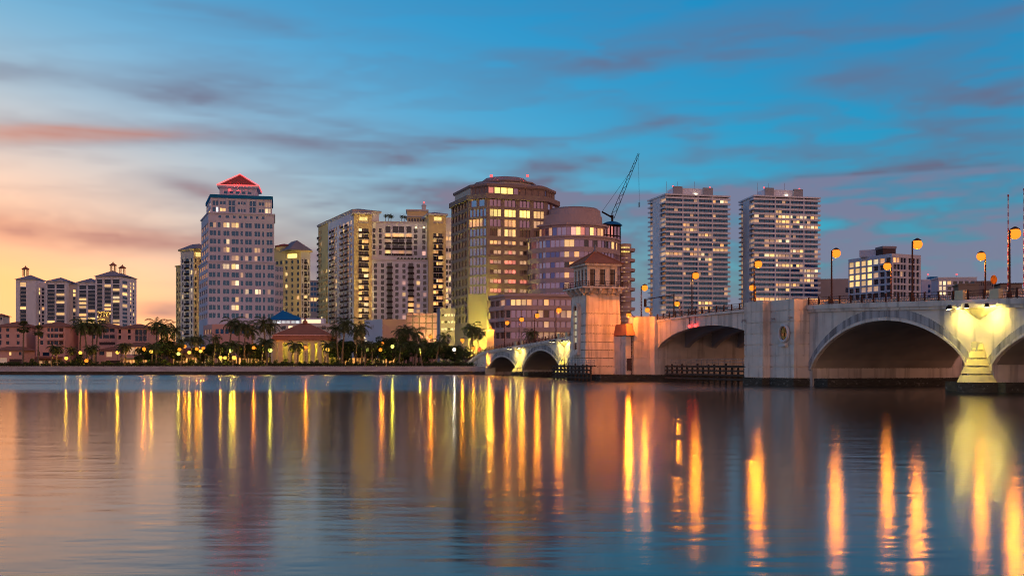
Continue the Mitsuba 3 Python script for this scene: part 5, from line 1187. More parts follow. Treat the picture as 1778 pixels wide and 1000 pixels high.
# railing: posts and rails, each its own part of one railing per side
def railing(name, label, s0, s1, n, step=2.65, h=1.15):
    k = thing(name, label, 'railing')
    for dz in (.12, .45, .78, h): part(k, 'rail', ribbon(s0, s1, n - .035, n + .035, dz - .035, dz + .035), 'rail_metal')
    m = int((s1 - s0) / step)
    for i in range(m + 1):
        x = s0 + (s1 - s0) * i / m; z = float(zc(x)); kk_ = pn(k + '__post'); scene[kk_] = {**unit('rail_metal'), 'to_world': BF.mat(x - .10, x + .10, -n - .10, -n + .10, z + .005, z + h + .12)}
    m = int((s1 - s0) / .35); mb = MB()
    for i in range(m):
        x = s0 + (s1 - s0) * (i + .5) / m; z = float(zc(x)); mb.box(x - .018, x + .018, -n - .018, -n + .018, z + .13, z + .78, BF)
    part(k, 'baluster', mb, 'rail_metal', stuff=True)
railing('bridge_railing', 'dark metal railing along the right hand arches of the bridge', 20.2, 128, .22)
railing('bridge_railing', 'dark metal railing along the drawbridge span between the piers', -34.9, 7.0, .15)
railing('bridge_railing', 'dark metal railing on the bridge approach left of the bridge tower', -196, -53.5, .22)
# red channel lights under the drawbridge, fender with catwalk along the channel
for s_, lab in ((-20.0, 'left one of two red channel lights under the drawbridge'), (-17.6, 'right one of two red channel lights under the drawbridge')):
    k = thing('channel_light', lab, 'signal light', 'red channel lights under the drawbridge'); z = float(zc(s_)) - .5
    p = BF.pt(s_, -.45, z); part(k, 'hanger', MB().tube([p, p + [0, 0, -1.4]], .07, 6), 'dark_metal')
    scene[pn(k + '__lamp')] = {'type': 'sphere', 'center': (p + [0, 0, -1.75]).tolist(), 'radius': .30, 'bsdf': {'type': 'ref', 'id': 'dark_metal'}, **emit((8, .22, .2), 1.0)}
def fender(name, label, s0, s1, n, up):
    k = thing(name, label, 'fender')
    m = int((s1 - s0) / 2.2)
    for i in range(m + 1):
        x = s0 + (s1 - s0) * i / m; p = BF.pt(x, -n, -1.6)
        part(k, 'pile', MB().tube([p, p + [0, 0, 1.6 + 3.4 + .3 * math.sin(i * 2.4)]], [.24, .2], 8), 'timber')
        part(k, 'rail_post', MB().tube([BF.pt(x, -n + .9, 3.3), BF.pt(x, -n + .9, 4.5)], .05, 5), 'steel')
    for z in (.5, 1.3, 2.1, 2.9): k_ = pn(k + '__wale'); scene[k_] = {**unit('timber'), 'to_world': BF.mat(s0 - .4, s1 + .4, -n - .42, -n - .24, z, z + .34)}
    k_ = pn(k + '__catwalk'); scene[k_] = {**unit('timber'), 'to_world': BF.mat(s0, s1, -n + .25, -n + 1.2, 3.15, 3.3)}
    for z in (3.9, 4.5): part(k, 'hand_rail', MB().tube([BF.pt(s0, -n + .9, z), BF.pt(s1, -n + .9, z)], .045, 5), 'steel')
fender('channel_fender', 'dark timber fender with catwalk railing under the drawbridge span', -33.5, 6.5, -1.5, 1)
fender('channel_fender', 'dark timber fender standing in front of the bridge tower', -58, -36, 15.2, 1)

# ---------------------------------------------------------------- bridge lamps, signals, gate arms
def lathe_ply(prof, bsdf, n=12, smooth=30): return mikit.ply(MB().lathe(prof, (0, 0, 0), n).out(), bsdf, smooth=smooth)
POLE = mikit.ply(MB().lathe([(0, 0), (.32, 0), (.32, .5), (.22, .9), (.15, 1.1), (.10, 8.6), (0, 8.6)], (0, 0, 0), 10).out(), 'rail_metal', smooth=40)
ARM = mikit.ply(MB().tube([[0, 0, 8.0], [.25, 0, 8.45], [.55, 0, 8.6], [.85, 0, 8.6]], .06, 6).tube([[0, 0, 7.5], [.5, 0, 8.5]], .035, 5).out(), 'rail_metal')
HOOD = mikit.ply(MB().lathe([(0, .80), (.16, .76), (.58, .48), (.60, .40), (0, .40)], (.85, 0, 8.3), 12).out(), 'rail_metal', smooth=30)
def bridge_lamp(s, n, label, power=1.0, base=None, h=1.0):
    k = thing('bridge_lamp', label, 'street lamp', 'orange lamps along the bridge'); z = float(zc(s)) + .03 if base is None else base
    p = BP(s, n, z); ang = math.degrees(math.atan2(-BR_N[1], -BR_N[0])) + (0 if n > -15 else 180)
    M = T().translate(p.tolist()).rotate([0, 0, 1], ang)
    scene[k + '__pole'] = {**POLE, 'to_world': M}; scene[k + '__arm'] = {**ARM, 'to_world': M}; scene[k + '__hood'] = {**HOOD, 'to_world': M}
    a = math.radians(ang); c = p + np.array([.85 * math.cos(a), .85 * math.sin(a), 8.18])
    scene[k + '__globe'] = {'type': 'sphere', 'center': c.tolist(), 'radius': .70, 'bsdf': {'type': 'ref', 'id': 'dark_metal'}, **emit((1.8, .42, .03))}
    glow_point(c + [0, 0, -.76], [x * power for x in (120, 33, 1.2)], 2.0)
NEAR = [(60.7, 'right of the prow pier, nearest to the right border'), (43, 'over the right arch, before the gridded office'), (24.3, 'just right of the emblem pier, standing clear against the sky'), (1.4, 'in front of the right twin tower, upper of two'),
        (-22, 'in front of the left twin tower, upper of two'), (-45.7, 'standing alone between the bridge tower and the left twin tower'), (-100, 'first left of the bridge tower'), (-117.8, 'second left of the bridge tower'), (-132, 'third left of the bridge tower'), (-146.5, 'fourth left of the bridge tower')]
for s_, lab in NEAR: bridge_lamp(s_, -1.2, ('orange bridge lamp ' + lab), 1.0 if s_ > -50 else .9)
for s_, lab in [(29, 'with its arm to the left, far side near the striped gate arms'), (6, 'far side, low in front of the gridded office corner'), (-40.3, 'far side, lower one in front of the right twin tower'), (-77, 'far side, lower one in front of the left twin tower'), (-94.7, 'far side, low at the left edge of the left twin tower')]:
    bridge_lamp(s_, -BR_W + .6, 'orange bridge lamp ' + lab)
# wall lamp on the drawbridge pier that washes the tower orange
k = thing('wall_lamp', 'orange wall lamp over the small annex roof right of the bridge tower', 'lamp')
c = BP(-35.6, 6.6, 14.1); part(k, 'bracket', MB().tube([BP(-37.2, 4.4, 13.6), BP(-36.4, 5.8, 14.5), c + [0, 0, .6]], .08, 6), 'rail_metal')
part(k, 'hood', MB().lathe([(0, .55), (.3, .5), (.55, .3), (0, .3)], c, 12), 'rail_metal')
scene[k + '__globe'] = {'type': 'sphere', 'center': c.tolist(), 'radius': .5, 'bsdf': {'type': 'ref', 'id': 'dark_metal'}, **emit((1.8, .42, .03))}
glow_point(c + [0, 0, -.56], (250, 64, 4), 2.5)
# lit pylon where the bridge meets the shore
k = thing('bridge_pylon', 'square stone pylon glowing orange at the city end of the bridge', 'pylon')
c0 = PX(851.5, 338); f = Fr((c0[0] - 1.2, 336.5), (c0[0] + 1.2, 336.5))
for i in range(6): k_ = pn(k + '__block'); scene[k_] = {**unit('yellow_stone'), 'to_world': f.mat(-.02 * (6 - i), 2.4 + .02 * (6 - i), -.02 * (6 - i), 2.4 + .02 * (6 - i), 2.6 + i * 2.0, 4.57 + i * 2.0)}
part(k, 'cap', MB().box(-.4, 2.8, -.4, 2.8, 14.6, 15.1, f), 'yellow_stone'); part(k, 'pedestal', MB().box(-.5, 2.9, -.5, 2.9, -1.5, 2.58, f), 'yellow_stone')
scene[k + '__globe'] = {'type': 'sphere', 'center': f.pt(1.2, 1.2, 15.6).tolist(), 'radius': .5, 'bsdf': {'type': 'ref', 'id': 'dark_metal'}, **emit((1.8, .42, .03))}
glow_point(f.pt(1.2, -.9, 15.0), (160, 60, 5), 1.0)
for u in (.4, 2.0):
    part(k, 'uplight', MB().lathe([(0, 0), (.18, 0), (.22, .3), (0, .3)], f.pt(u, -1.6, 2.6), 8), 'dark_metal')
    o = f.pt(u, -1.9, 3.0); scene[pn('flood_beam')] = {'type': 'spot', 'to_world': T().look_at(origin=o.tolist(), target=f.pt(1.2, 0, 9.0).tolist(), up=[0, 1, .1]), 'intensity': rgb([x * U for x in (200, 84, 6)]), 'cutoff_angle': 50.0, 'beam_width': 30.0, 'sampling_weight': 1.0}
# traffic signal mast, striped gate arms, round sign
k = thing('traffic_signal', 'dark traffic signal mast arm right of the bridge tower', 'traffic signal')
s_ = -43.0; z = float(zc(s_)); part(k, 'mast', MB().tube([BP(s_, -8, z), BP(s_, -8, z + 6.6)], [.2, .14], 8), 'dark_metal')
part(k, 'arm', MB().tube([BP(s_, -8, z + 6.4), BP(s_, -4.4, z + 5.9), BP(s_, -.9, z + 5.2)], .11, 6), 'dark_metal')
part(k, 'signal_head', MB().box(-.25, .25, -.2, .2, z + 3.6, z + 5.4, Fr(BP(s_, -.9)[:2], BP(s_ + .2, -1.9)[:2])), 'dark_metal')
def gate(s, n, ztop, label):
    k = thing('gate_arm', label, 'barrier gate', 'raised striped gate arms'); z = float(zc(s)); p = BP(s, n, z + .03)
    part(k, 'cabinet', MB().box(-.45, .45, -.35, .35, z + .03, z + 1.5, Fr(p[:2], p[:2] + np.array([1.0, 0]))), 'steel')
    h = (ztop - z - 1.2); m = 24
    for i in range(m):
        k_ = pn(k + '__stripe'); w = .085 - .04 * i / m; f = Fr((p[0], p[1] - .5), (p[0] + 1, p[1] - .5)); scene[k_] = {**unit('red_paint' if i % 2 else 'white_paint'), 'to_world': f.mat(-w, w, -.05, .05, z + 1.2 + h * i / m, z + 1.2 + h * (i + 1) / m)}
    part(k, 'tip_lamp', MB().lathe([(0, 0), (.1, 0), (.1, .25), (0, .3)], (p[0], p[1] - .5, ztop + .02), 8), 'red_paint')
gate(56.8, -4.5, 25.3, 'raised red and white striped gate arm just left of the rightmost lamp pole')
gate(57.5, -6.4, 26.1, 'raised red and white striped gate arm close to the right border')
k = thing('road_sign', 'round orange sign on a thin post near the right end of the bridge', 'road sign'); p = BP(52.0, -7.0, float(zc(52)))
part(k, 'post', MB().tube([p, p + [0, 0, 3.4]], .05, 6), 'steel'); f = Fr((p[0] - .5, p[1] - .1), (p[0] + .5, p[1] - .1))
part(k, 'plate', MB().slab(Polygon([(.5 + .45 * math.cos(t), float(zc(52)) + 2.95 + .62 * math.sin(t)) for t in np.linspace(0, 2 * math.pi, 17)[:-1]]), -.04, 0, f), 'orange_paint')

# ---------------------------------------------------------------- shore lamps
SPOLE = mikit.ply(MB().lathe([(0, 0), (.22, 0), (.2, .4), (.09, .6), (.07, 1.0), (0, 1.0)], (0, 0, 0), 8).out(), 'dark_metal')
SP2 = mikit.ply(MB().lathe([(0, 0), (.09, 0), (.07, 1.0), (0, 1.0)], (0, 0, 0), 8).out(), 'dark_metal')
CAP = mikit.ply(MB().lathe([(0, .95), (.12, .88), (.55, .62), (.53, .57), (0, .57)], (0, 0, 0), 10).out(), 'dark_metal')
def shore_lamp(px, py, D, col, label, r=.48, w=1.0):
    kind = {'o': (80, 22, 1.0), 'y': (74, 38, 2.5), 'g': (60, 46, 4), 'w': (40, 37, 30), 'r': (34, .8, .5)}[col]; lens = {'o': (1.8, .42, .03), 'y': (1.8, .95, .12), 'g': (1.7, 1.7, .30), 'w': (2, 1.9, 1.6), 'r': (2, .10, .06)}[col]
    k = thing('street_lamp', label, 'street lamp', None); c = P(px, py, D); c[2] = max(c[2], GROUND + 2.2); h = c[2] - .3 - GROUND
    scene[k + '__base'] = {**SPOLE, 'to_world': T().translate([c[0], c[1], GROUND])}
    scene[k + '__pole'] = {**SP2, 'to_world': T().translate([c[0], c[1], GROUND + .9]) @ T().scale([1, 1, max(h - .9, .2)])}
    scene[k + '__cap'] = {**CAP, 'to_world': T().translate(c.tolist())}
    scene[k + '__globe'] = {'type': 'sphere', 'center': c.tolist(), 'radius': r, 'bsdf': {'type': 'ref', 'id': 'dark_metal'}, **emit(lens)}
    glow_point(c + [0, -.1, -r - .08], [x * w * 1.05 for x in kind], 1.0)
SL = [(115, 622, 352, 'y', 'low yellow street lamp at the left corner of the green lit garden', .7), (139.5, 612.5, 356, 'y', 'yellow street lamp above the green lit garden shrub', 1), (150, 629, 349, 'o', 'low orange lamp right of the green lit garden', .5), (204, 612, 356, 'y', 'yellow street lamp in front of the small orange lit house', 1),
      (250, 606, 352, 'o', 'orange street lamp at the right end of the glazed clubhouse', 1), (262.5, 610.5, 354, 'y', 'yellow street lamp just right of the glazed clubhouse', .9), (311.7, 606.7, 372, 'o', 'orange street lamp, leftmost of the row under the dark palms', .8), (320.8, 601.5, 380, 'o', 'orange street lamp, highest of the row under the dark palms', .7),
      (310, 614.5, 352, 'g', 'greenish signal lamp under the dark palms', .5), (328.6, 612, 352, 'y', 'yellow street lamp in the middle of the lit palm row', 1), (341.6, 606, 370, 'o', 'orange street lamp right of the yellow lamp in the palm row', .8), (348.3, 609.6, 356, 'y', 'yellow orange street lamp in the lit palm row', .9), (353, 605, 372, 'o', 'orange street lamp, rightmost of the lit palm row', .8),
      (383, 621, 352, 'y', 'low yellow lamp left of the two bright lamps under the office tower', .8), (390.5, 621.5, 355, 'y', 'low yellow lamp, middle one under the office tower', .8), (400.8, 609, 356, 'g', 'yellow green street lamp between tall palms under the office tower', 1), (406.6, 621, 350, 'y', 'brightest low yellow lamp under the office tower', 1.3),
      (440.4, 604, 360, 'o', 'orange street lamp left of the lit leaning palm', .8), (457, 599, 368, 'o', 'small orange street lamp above the lit palm left of the pavilion', .7), (469, 608, 353, 'g', 'yellow green street lamp at the left corner of the terracotta pavilion', 1.1), (517, 606.8, 358, 'y', 'yellow street lamp in front of the second pavilion bay', 1),
      (531, 603, 362, 'o', 'orange street lamp in front of the pavilion centre', 1), (569, 607, 356, 'y', 'yellow street lamp at the right corner of the pavilion', 1.1), (637.6, 606.8, 356, 'g', 'yellow green street lamp under the palms below the white apartment block', 1), (634.6, 599.6, 372, 'y', 'dim yellow street lamp just above a brighter one below the apartment block', .5),
      (663.9, 596.8, 372, 'o', 'orange street lamp among dark trees below the parking garage', .9), (660.5, 607.6, 358, 'o', 'small orange lamp under the orange one among dark trees', .5), (681.4, 601.5, 360, 'g', 'yellow green street lamp among dark trees', .7), (729.3, 607, 356, 'g', 'green lamp glowing inside a palm left of the big orange star', .9),
      (747.5, 584.7, 385, 'o', 'large orange street lamp above the trees below the parking deck', 1.6), (802.9, 590.7, 372, 'o', 'orange street lamp above the trees below the dark office tower', 1.1), (788.7, 607, 356, 'w', 'white street lamp in the shrubs below the dark office tower', .5), (822, 605, 360, 'o', 'small orange lamp left of the glowing pylon', .5), (833, 607, 352, 'r', 'added red lamp standing in for car tail lights just left of the glowing pylon', .5)]  # last entry: red lamp added in place of car tail lights
for px, py, D, col, lab, w in SL: shore_lamp(px, py, D, col, lab, .62 + .14 * (w > 1), w)
k = thing('traffic_light', 'small green traffic light just right of the glowing pylon', 'traffic signal'); c = P(860, 608, 336); p0 = c.copy(); p0[2] = float(zc(-160))
part(k, 'post', MB().tube([[c[0], c[1] + .3, 1.0], [c[0], c[1] + .3, c[2] + .6]], .07, 6), 'dark_metal'); part(k, 'housing', MB().box(c[0] - .22, c[0] + .22, c[1] + .02, c[1] + .25, c[2] - .9, c[2] + .5), 'dark_metal')
scene[k + '__lens'] = {'type': 'sphere', 'center': c.tolist(), 'radius': .2, 'bsdf': {'type': 'ref', 'id': 'dark_metal'}, **emit((1, 14, 6), .3)}
# garden and facade floodlights (fixture + beam)
def uplight(px, D, tgt, col, cut=55, w=.7, z=GROUND):
    o = np.array([*PX(px, D), z + .25]); k = thing('floodlight', f'small dark ground floodlight {tgt[3]}', 'floodlight')
    part(k, 'housing', MB().lathe([(0, 0), (.2, 0), (.26, .3), (0, .3)], o - [0, 0, .25], 8), 'dark_metal')
    part(k, 'lens', MB().lathe([(0, 0), (.2, 0), (.2, .04), (0, .04)], o + [0, 0, .06], 8), 'white_paint', **emit((4, 4, 2)))
    scene[pn('flood_beam')] = {'type': 'spot', 'to_world': T().look_at(origin=(o + [0, 0, .15]).tolist(), target=list(map(float, tgt[:3])), up=[0, 1, .1]), 'intensity': rgb([x * U for x in col]), 'cutoff_angle': float(cut), 'beam_width': cut * .55, 'sampling_weight': w}
def tg(px, py, D, txt): return (*P(px, py, D), txt)
for px, txt in ((803, 'left'), (826, 'middle'), (852, 'right')): uplight(px, 396, tg(px, 555, 415, f'at the foot of the brown office tower, {txt} one'), (2600, 2450, 300), 48)
uplight(178, 428, tg(178, 550, 440, 'lighting the bell tower'), (1500, 1150, 330), 30)
uplight(128, 358, tg(137, 600, 372, 'lighting the garden shrub'), (200, 300, 30), 60); uplight(272, 358, tg(272, 620, 368, 'lighting the hedge right of the clubhouse'), (120, 200, 20), 60)

for px, D_, py, Dt, txt, I in ((630, 478, 470, 538, 'washing the left cream tower of the apartment block', 5200), (759, 470, 470, 542, 'washing the right cream tower of the apartment block', 5200), (507, 500, 490, 556, 'washing the cream tower right of the office tower', 3800), (344, 505, 500, 566, 'washing the cream tower left of the office tower', 3800)):
    uplight(px, D_, tg(px, py, Dt, txt), (I, I * .74, I * .24), 26, .8)

# ---------------------------------------------------------------- palms, trees, shrubs
def palm(h, seed, nf=17, L=3.6, lean=.6):
    g = random.Random(seed); tr = MB(); n = 9
    path = [np.array([lean * (t / (n - 1)) ** 2, .3 * lean * math.sin(3 * t / n), h * t / (n - 1)]) for t in range(n)]
    tr.tube(path, [.26 - .10 * t / (n - 1) + (.10 if t == 0 else 0) for t in range(n)], 8)
    top = path[-1]; tr.tube([top, top + [0, 0, .9]], [.2, .1], 6)
    cr = MB()
    for i in range(nf):
        a = 2.399 * i; el = math.radians(72 - 112 * (i / nf) ** .9 + g.uniform(-8, 8)); ll = L * g.uniform(.85, 1.12) * (1 if i < nf * .7 else .85)
        d = np.array([math.cos(a), math.sin(a)]); m = 11; pts = []; p = top + [0, 0, .55]; e = el
        for j in range(m):
            pts.append(p.copy()); p = p + np.array([*(d * math.cos(e)), math.sin(e)]) * ll / (m - 1); e -= math.radians(9.5 + 3 * j / m)
        pts = np.array(pts); side = np.array([-d[1], d[0], 0])
        cr.tube(pts, np.linspace(.045, .012, m), 3)
        v, f = [], []
        for j in range(1, 22):
            t = j / 22 * (m - 1); q = int(min(t, m - 2)); c = pts[q] + (pts[q + 1] - pts[q]) * (t - q); tan = pts[q + 1] - pts[q]; tan /= np.linalg.norm(tan)
            lf = .82 * math.sin(math.pi * (.12 + .84 * j / 22)) ** .7 * L / 3.6
            for sg in (-1, 1):
                tip = c + side * sg * lf * .72 + tan * lf * .55 + np.array([0, 0, -lf * g.uniform(.25, .75)])
                w = tan * .075; b = len(v); v += [c - w, c + w, tip + w * .3, tip - w * .3]; f.append([b, b + 1, b + 2, b + 3])
        cr.add(np.array(v), np.array(f))
    return tr, cr
def fan_palm(h, seed):
    g = random.Random(seed); tr = MB(); tr.tube([[0, 0, 0], [.1, 0, h * .5], [.25, 0, h]], [.3, .2, .17], 8); cr = MB(); top = np.array([.25, 0, h])
    for i in range(46):
        a = 2.399 * i; el = math.radians(80 - 150 * i / 46 + g.uniform(-8, 8)); d = np.array([math.cos(a) * math.cos(el), math.sin(a) * math.cos(el), math.sin(el)])
        c = top + d * g.uniform(.9, 1.25); side = np.array([-math.sin(a), math.cos(a), 0]); up = np.cross(side, d)
        v, f = [c], []
        for j in range(9):
            b = math.radians(-75 + 150 * j / 8); q = c + (d * math.cos(b) + side * math.sin(b)) * .95 * (1 if j % 2 == 0 else .62) - up * .15 * abs(math.sin(b)) + np.array([0, 0, -.12]); v.append(q)
        f = [[0, j, j + 1] for j in range(1, 9)]; cr.add(np.array(v), np.array(f)); cr.tube([top, c], .03, 3)
    return tr, cr
def leaf_tree(h, r, seed, n=5200, trunk=True, squash=.8):
    g = np.random.default_rng(seed); cl = []
    k_ = 16
    for i in range(k_):
        a, q = g.uniform(0, 2 * math.pi), g.uniform(.15, .8) * r; cl.append((q * math.cos(a), q * math.sin(a), h - r * squash + g.uniform(-.6, .75) * r * squash, g.uniform(.26, .45) * r))
    cl = np.array(cl); pick = g.integers(0, k_, n); u = g.normal(size=(n, 3)); u /= np.linalg.norm(u, axis=1, keepdims=True)
    c = cl[pick, :3] + u * (cl[pick, 3] * g.uniform(.55, 1.08, n) ** .6)[:, None] * [1, 1, .8]
    a = g.normal(size=(n, 3)); a /= np.linalg.norm(a, axis=1, keepdims=True); b = np.cross(a, g.normal(size=(n, 3))); b /= np.linalg.norm(b, axis=1, keepdims=True)
    s = g.uniform(.10, .24, n)[:, None] * (r / 3.2) ** .5
    v = np.stack([c - a * s, c + b * s * .6, c + a * s, c - b * s * .6], 1).reshape(-1, 3); f = np.arange(4 * n).reshape(-1, 4)
    cr = MB().add(v, f); tr = MB(); zt_ = h - r * squash * 1.1
    tr.tube([[0, 0, 0], [.1, .05, zt_ * .6], [0, 0, zt_ + .3]], [.32, .24, .18], 8)
    for x, y, z, _ in cl[:7]: tr.tube([[.05, .02, zt_ * .7], [x * .5, y * .5, (zt_ + z) / 2], [x, y, z]], [.14, .10, .04], 5)
    return tr, cr
GROUPS = {}
def source(name, pair, leaf):
    tr, cr = pair
    scene['source_' + name] = {'type': 'shapegroup', 'trunk': mikit.ply(tr.out(), 'trunk_bark', smooth=40), 'crown': mikit.ply(cr.out(), leaf)}
    GROUPS[name] = 'source_' + name
for i, (h, L) in enumerate(((10.5, 3.9), (9.0, 3.7), (7.2, 3.4), (5.4, 2.9))):
    for j in range(2): source(f'palm_{i}_{j}', palm(h, 10 * i + j, L=L, lean=.9 * (j * 2 - 1)), 'palm_leaf')
for j in range(2): source(f'fan_{j}', fan_palm(11.0, j), 'palm_leaf')
for j, (h, r) in enumerate(((10.5, 4.6), (8.5, 4.2), (9.5, 3.6))): source(f'tree_{j}', leaf_tree(h, r, 50 + j), 'leaf')
for j, (h, r) in enumerate(((2.6, 1.8), (1.9, 1.6))): source(f'shrub_{j}', leaf_tree(h, r, 70 + j, 1100, squash=.7), 'leaf')
HT = {'palm_0': 10.5 + 2.6, 'palm_1': 9.0 + 2.5, 'palm_2': 7.2 + 2.3, 'palm_3': 5.4 + 1.9, 'fan_0': 12.6, 'fan_1': 12.6}
def plant(kind, name, label, cat, group, px, D, top=None, scale=None, z=GROUND, rot=None):
    k = thing(name, label, cat, group); x, y = PX(px, D)
    if top is not None: scale = (ZY(top, D) - z) / HT[kind.rsplit('_', 1)[0] if kind.startswith('palm') else kind]
    sc = scale * rng.uniform(.97, 1.03)
    scene[k] = {'type': 'instance', 'g': {'type': 'ref', 'id': GROUPS[kind]}, 'to_world': T().translate([x, y, z]).rotate([0, 0, 1], rng.uniform(0, 360) if rot is None else rot).scale(sc)}
def pk_(top, D):
    h = ZY(top, D) - GROUND
    return 'palm_0' if h > 12.3 else 'palm_1' if h > 10.5 else 'palm_2' if h > 8.2 else 'palm_3'
TALL = [(40, 560, 364, 'fan', 'tall fan palm in front of the grey pink house wing'), (66, 564, 362, 'fan', 'tall fan palm at the left corner of the pink balcony house'), (140, 552, 385, 'p', 'tall palm, leftmost of the group at the pink house with two balcony rows'), (150, 549, 383, 'p', 'tall palm, second of the group at the pink house with two balcony rows'), (158, 551, 386, 'p', 'tall palm, third of the group at the pink house with two balcony rows'), (167, 553, 384, 'p', 'tall palm, rightmost of the group at the pink house with two balcony rows'),
        (271, 547, 380, 'p', 'tall palm standing clear against the pink sky right of the pink houses'), (277, 552, 388, 'p', 'palm just behind the tall one against the pink sky'), (295, 557, 384, 'p', 'dark palm at the left edge of the dark tree group'), (306, 560, 378, 'p', 'dark palm at the right of the dark tree group'), (286, 565, 374, 'p', 'lower dark palm between two others in the dark tree group'),
        (397, 546, 366, 'p', 'tall palm, leftmost of the trio under the office tower'), (412, 552, 364, 'p', 'tall palm, middle of the trio under the office tower'), (425, 555, 362, 'p', 'tall leaning palm, rightmost of the trio under the office tower'), (441, 562, 370, 'p', 'palm between the trio and the tall palm left of the pavilion'), (463, 543, 372, 'p', 'tall palm left of the pavilion in front of the blue roof'), (470, 553, 376, 'p', 'lower palm beside the tall one left of the pavilion'),
        (594, 545, 366, 'p', 'tall palm right of the pavilion, tallest of the pair'), (588, 556, 370, 'p', 'palm just left of the tall one right of the pavilion'), (627, 555, 364, 'p', 'broad palm below the cream tower of the apartment block'), (617, 566, 372, 'p', 'lower palm beside the broad one below the apartment block'), (690, 566, 396, 'p', 'small palm on the left in front of the low white building'), (702, 563, 398, 'p', 'small palm in the middle in front of the low white building'), (711, 564, 396, 'p', 'small palm on the right in front of the low white building'), (727, 567, 394, 'p', 'small palm in front of the parking garage'),
        (815, 562, 378, 'p', 'palm in front of the yellow lit base of the brown office tower'), (823, 559, 380, 'p', 'taller palm in front of the yellow lit base of the brown office tower'), (831, 563, 376, 'p', 'palm nearest the glowing pylon'), (776, 574, 380, 'p', 'dark palm below the parking deck'), (926, 570, 368, 'p', 'palm standing before the low rose office building'), (371, 577, 358, 'p', 'palm at the right of the lit palm row'), (330, 580, 360, 'p', 'palm above the yellow lamp in the lit palm row'), (349, 578, 362, 'p', 'palm above the orange lamps in the lit palm row'), (314, 584, 358, 'p', 'palm at the left of the lit palm row')]
for i, (px, top, D, kd, lab) in enumerate(TALL):
    if kd == 'fan': plant(f'fan_{i % 2}', 'fan_palm', lab, 'palm tree', 'palms along the shore', px, D, top)
    else: plant(f'{pk_(top, D)}_{i % 2}', 'palm_tree', lab, 'palm tree', 'palms along the shore', px, D, top)
LOW = [(89, 596, 354, 'small palm, left of two before the pink balcony house'), (100, 598, 355, 'small palm, right of two before the pink balcony house'), (124, 600, 360, 'small palm left of the green lit shrub'), (153, 597, 354, 'small palm, left of two right of the green lit garden'), (163, 598, 356, 'small palm, right of two right of the green lit garden'), (209, 592, 354, 'small palm above the yellow lamp at the small orange house'), (216, 594, 357, 'small palm overlapping the left end of the glazed clubhouse'), (262, 594, 358, 'small palm at the right end of the glazed clubhouse'), (270, 598, 356, 'small palm above the green lit hedge'),
       (396, 588, 356, 'yellow lit palm left of the yellow green lamp under the office tower'), (405, 590, 354, 'yellow lit palm right of the yellow green lamp under the office tower'), (383, 592, 358, 'small dark palm left of the yellow lit pair'), (455, 585, 354, 'yellow lit palm, left of two by the lamp left of the pavilion'), (463, 586, 352, 'yellow lit palm, right of two by the lamp left of the pavilion'), (507, 591, 356, 'small palm in front of the left pavilion bays'), (515, 592, 357, 'small palm beside the lamp in front of the pavilion'), (564, 590, 356, 'small palm at the right corner of the pavilion'), (633, 588, 355, 'yellow lit palm below the apartment block'), (645, 590, 356, 'small palm right of the yellow lit one below the apartment block'), (694, 591, 355, 'small palm in the middle of the dark shore trees'), (722, 593, 355, 'green lit palm, left of two near the big orange lamp'), (733, 594, 356, 'green lit palm, right of two near the big orange lamp'), (757, 588, 362, 'small palm right of the big orange lamp')]
for i, (px, top, D, lab) in enumerate(LOW): plant(f'palm_3_{i % 2}', 'palm_tree', lab, 'palm tree', 'palms along the shore', px, D, top)
TREES = [(247, 378, .72), (258, 384, .85), (281, 372, .95), (292, 380, 1.05), (303, 374, .9), (368, 372, .9), (379, 368, .85), (388, 378, .95), (420, 372, .9), (433, 366, .85), (446, 372, .95), (451, 380, .9), (584, 378, 1.0), (596, 374, .95), (606, 384, 1.05), (618, 378, .95), (640, 380, 1.0), (652, 372, .95), (662, 384, 1.1), (673, 376, 1.0), (684, 386, 1.15), (697, 380, 1.1), (708, 388, 1.15), (720, 378, 1.05), (733, 384, 1.0), (745, 376, .9), (758, 382, .95), (770, 374, .85), (781, 380, .9), (793, 374, .8), (806, 370, .7), (838, 366, .6), (74, 430, 1.15), (84, 434, 1.3), (97, 432, 1.1), (112, 420, .9), (121, 425, 1.0), (345, 376, .8), (644, 366, .7), (668, 364, .7), (700, 364, .75), (750, 364, .65)]
ORD = 'first second third fourth fifth sixth seventh eighth ninth tenth eleventh twelfth thirteenth fourteenth fifteenth sixteenth seventeenth eighteenth nineteenth twentieth'.split() + ['far right'] * 9
def WH(px): return 'behind the pink houses' if px < 130 else 'right of the pink houses' if px < 310 else 'below the office tower' if px < 460 else 'right of the pavilion' if px < 630 else 'below the parking garages'
for i, (px, D, sc) in enumerate(TREES):
    where = WH(px)
    rank = sorted(q[0] for q in TREES if WH(q[0]) == where); o_ = ORD[rank.index(px)] if rank.count(px) == 1 else ORD[rank.index(px)] + ' and smaller'
    plant(f'tree_{i % 3}', 'shade_tree', f'dark leafy tree {where}, {o_} from the left', 'tree', f'leafy trees {where}', px, D, scale=sc)
g = random.Random(91)
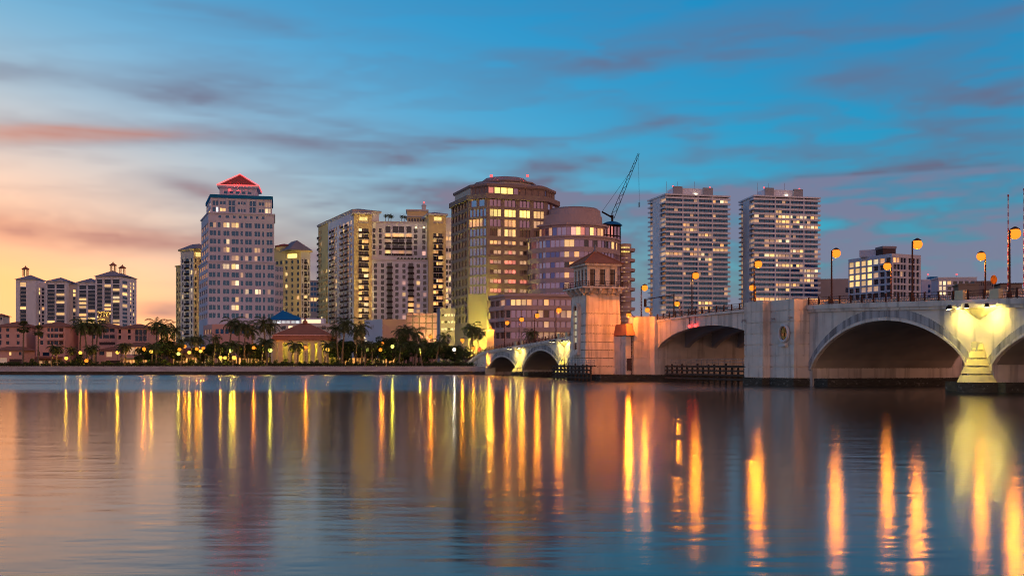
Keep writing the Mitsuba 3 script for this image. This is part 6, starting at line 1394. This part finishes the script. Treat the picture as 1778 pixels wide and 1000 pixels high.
for i in range(26):                                                # park trees on the shore behind the bridge, seen only from beside it
    plant(f'tree_{i % 3}', 'park_tree', 'round leafy tree in the shore park hidden behind the bridge', 'tree', 'park trees behind the bridge', 1000 + 34 * i + g.uniform(-10, 10), g.uniform(352, 440), scale=g.uniform(.8, 1.1))
g = random.Random(77)
for i in range(150):
    px = -5 + 850 * (i + g.random()) / 150; D = g.uniform(350, 362)
    where = 'at the left below the pink houses' if px < 270 else 'in the middle below the office tower' if px < 480 else 'below and right of the pavilion'
    plant(f'shrub_{i % 2}', 'shrub', f'low dark shrub along the promenade {where}', 'shrub', f'promenade shrubs {where}', px, D, scale=g.uniform(.6, 1.15))
k = thing('garden_shrub', 'bright green lit shrub in the garden between the pink houses', 'shrub'); x, y = PX(138, 364); scene[k] = {'type': 'instance', 'g': {'type': 'ref', 'id': GROUPS['shrub_0']}, 'to_world': T().translate([x, y, GROUND]).scale([1.8, 1.5, 1.9])}
k = thing('garden_shrub', 'bright green lit hedge right of the clubhouse', 'shrub'); x, y = PX(275, 366); scene[k] = {'type': 'instance', 'g': {'type': 'ref', 'id': GROUPS['shrub_0']}, 'to_world': T().translate([x, y, GROUND]).scale([2.6, 1.2, 1.3])}
# small palms on the roof garden of the big apartment block
for i, (px, top) in enumerate(((669, 372), (675, 370.5), (679, 373), (697, 373), (703, 374))):
    z_ = ZY(387.5, 552) + .02; plant('palm_3_%d' % (i % 2), 'palm_tree', 'small palm on the roof garden of the big apartment block', 'palm tree', 'roof garden palms', px, 552, top, z=z_)
for px in (598,): 
    z_ = ZY(376, 556) + 3.0; plant('palm_3_0', 'palm_tree', 'small palm on the left roof of the big apartment block', 'palm tree', None, px, 556, 371, z=z_ - 2.5)
# promenade railing behind the seawall
k = thing('promenade_railing', 'low dark railing along the top of the seawall', 'railing')
f = Fr((-330, SHORE + .3), (-2, SHORE + .3))
for z_ in (3.2, 3.75): part(k, 'rail', MB().box(0, 328, -.04, .04, z_, z_ + .07, f), 'dark_metal')
for i in range(110): kk_ = pn(k + '__post'); scene[kk_] = {**unit('dark_metal'), 'to_world': f.mat(i * 3.0, i * 3.0 + .12, -.07, .05, 2.805, 3.85)}
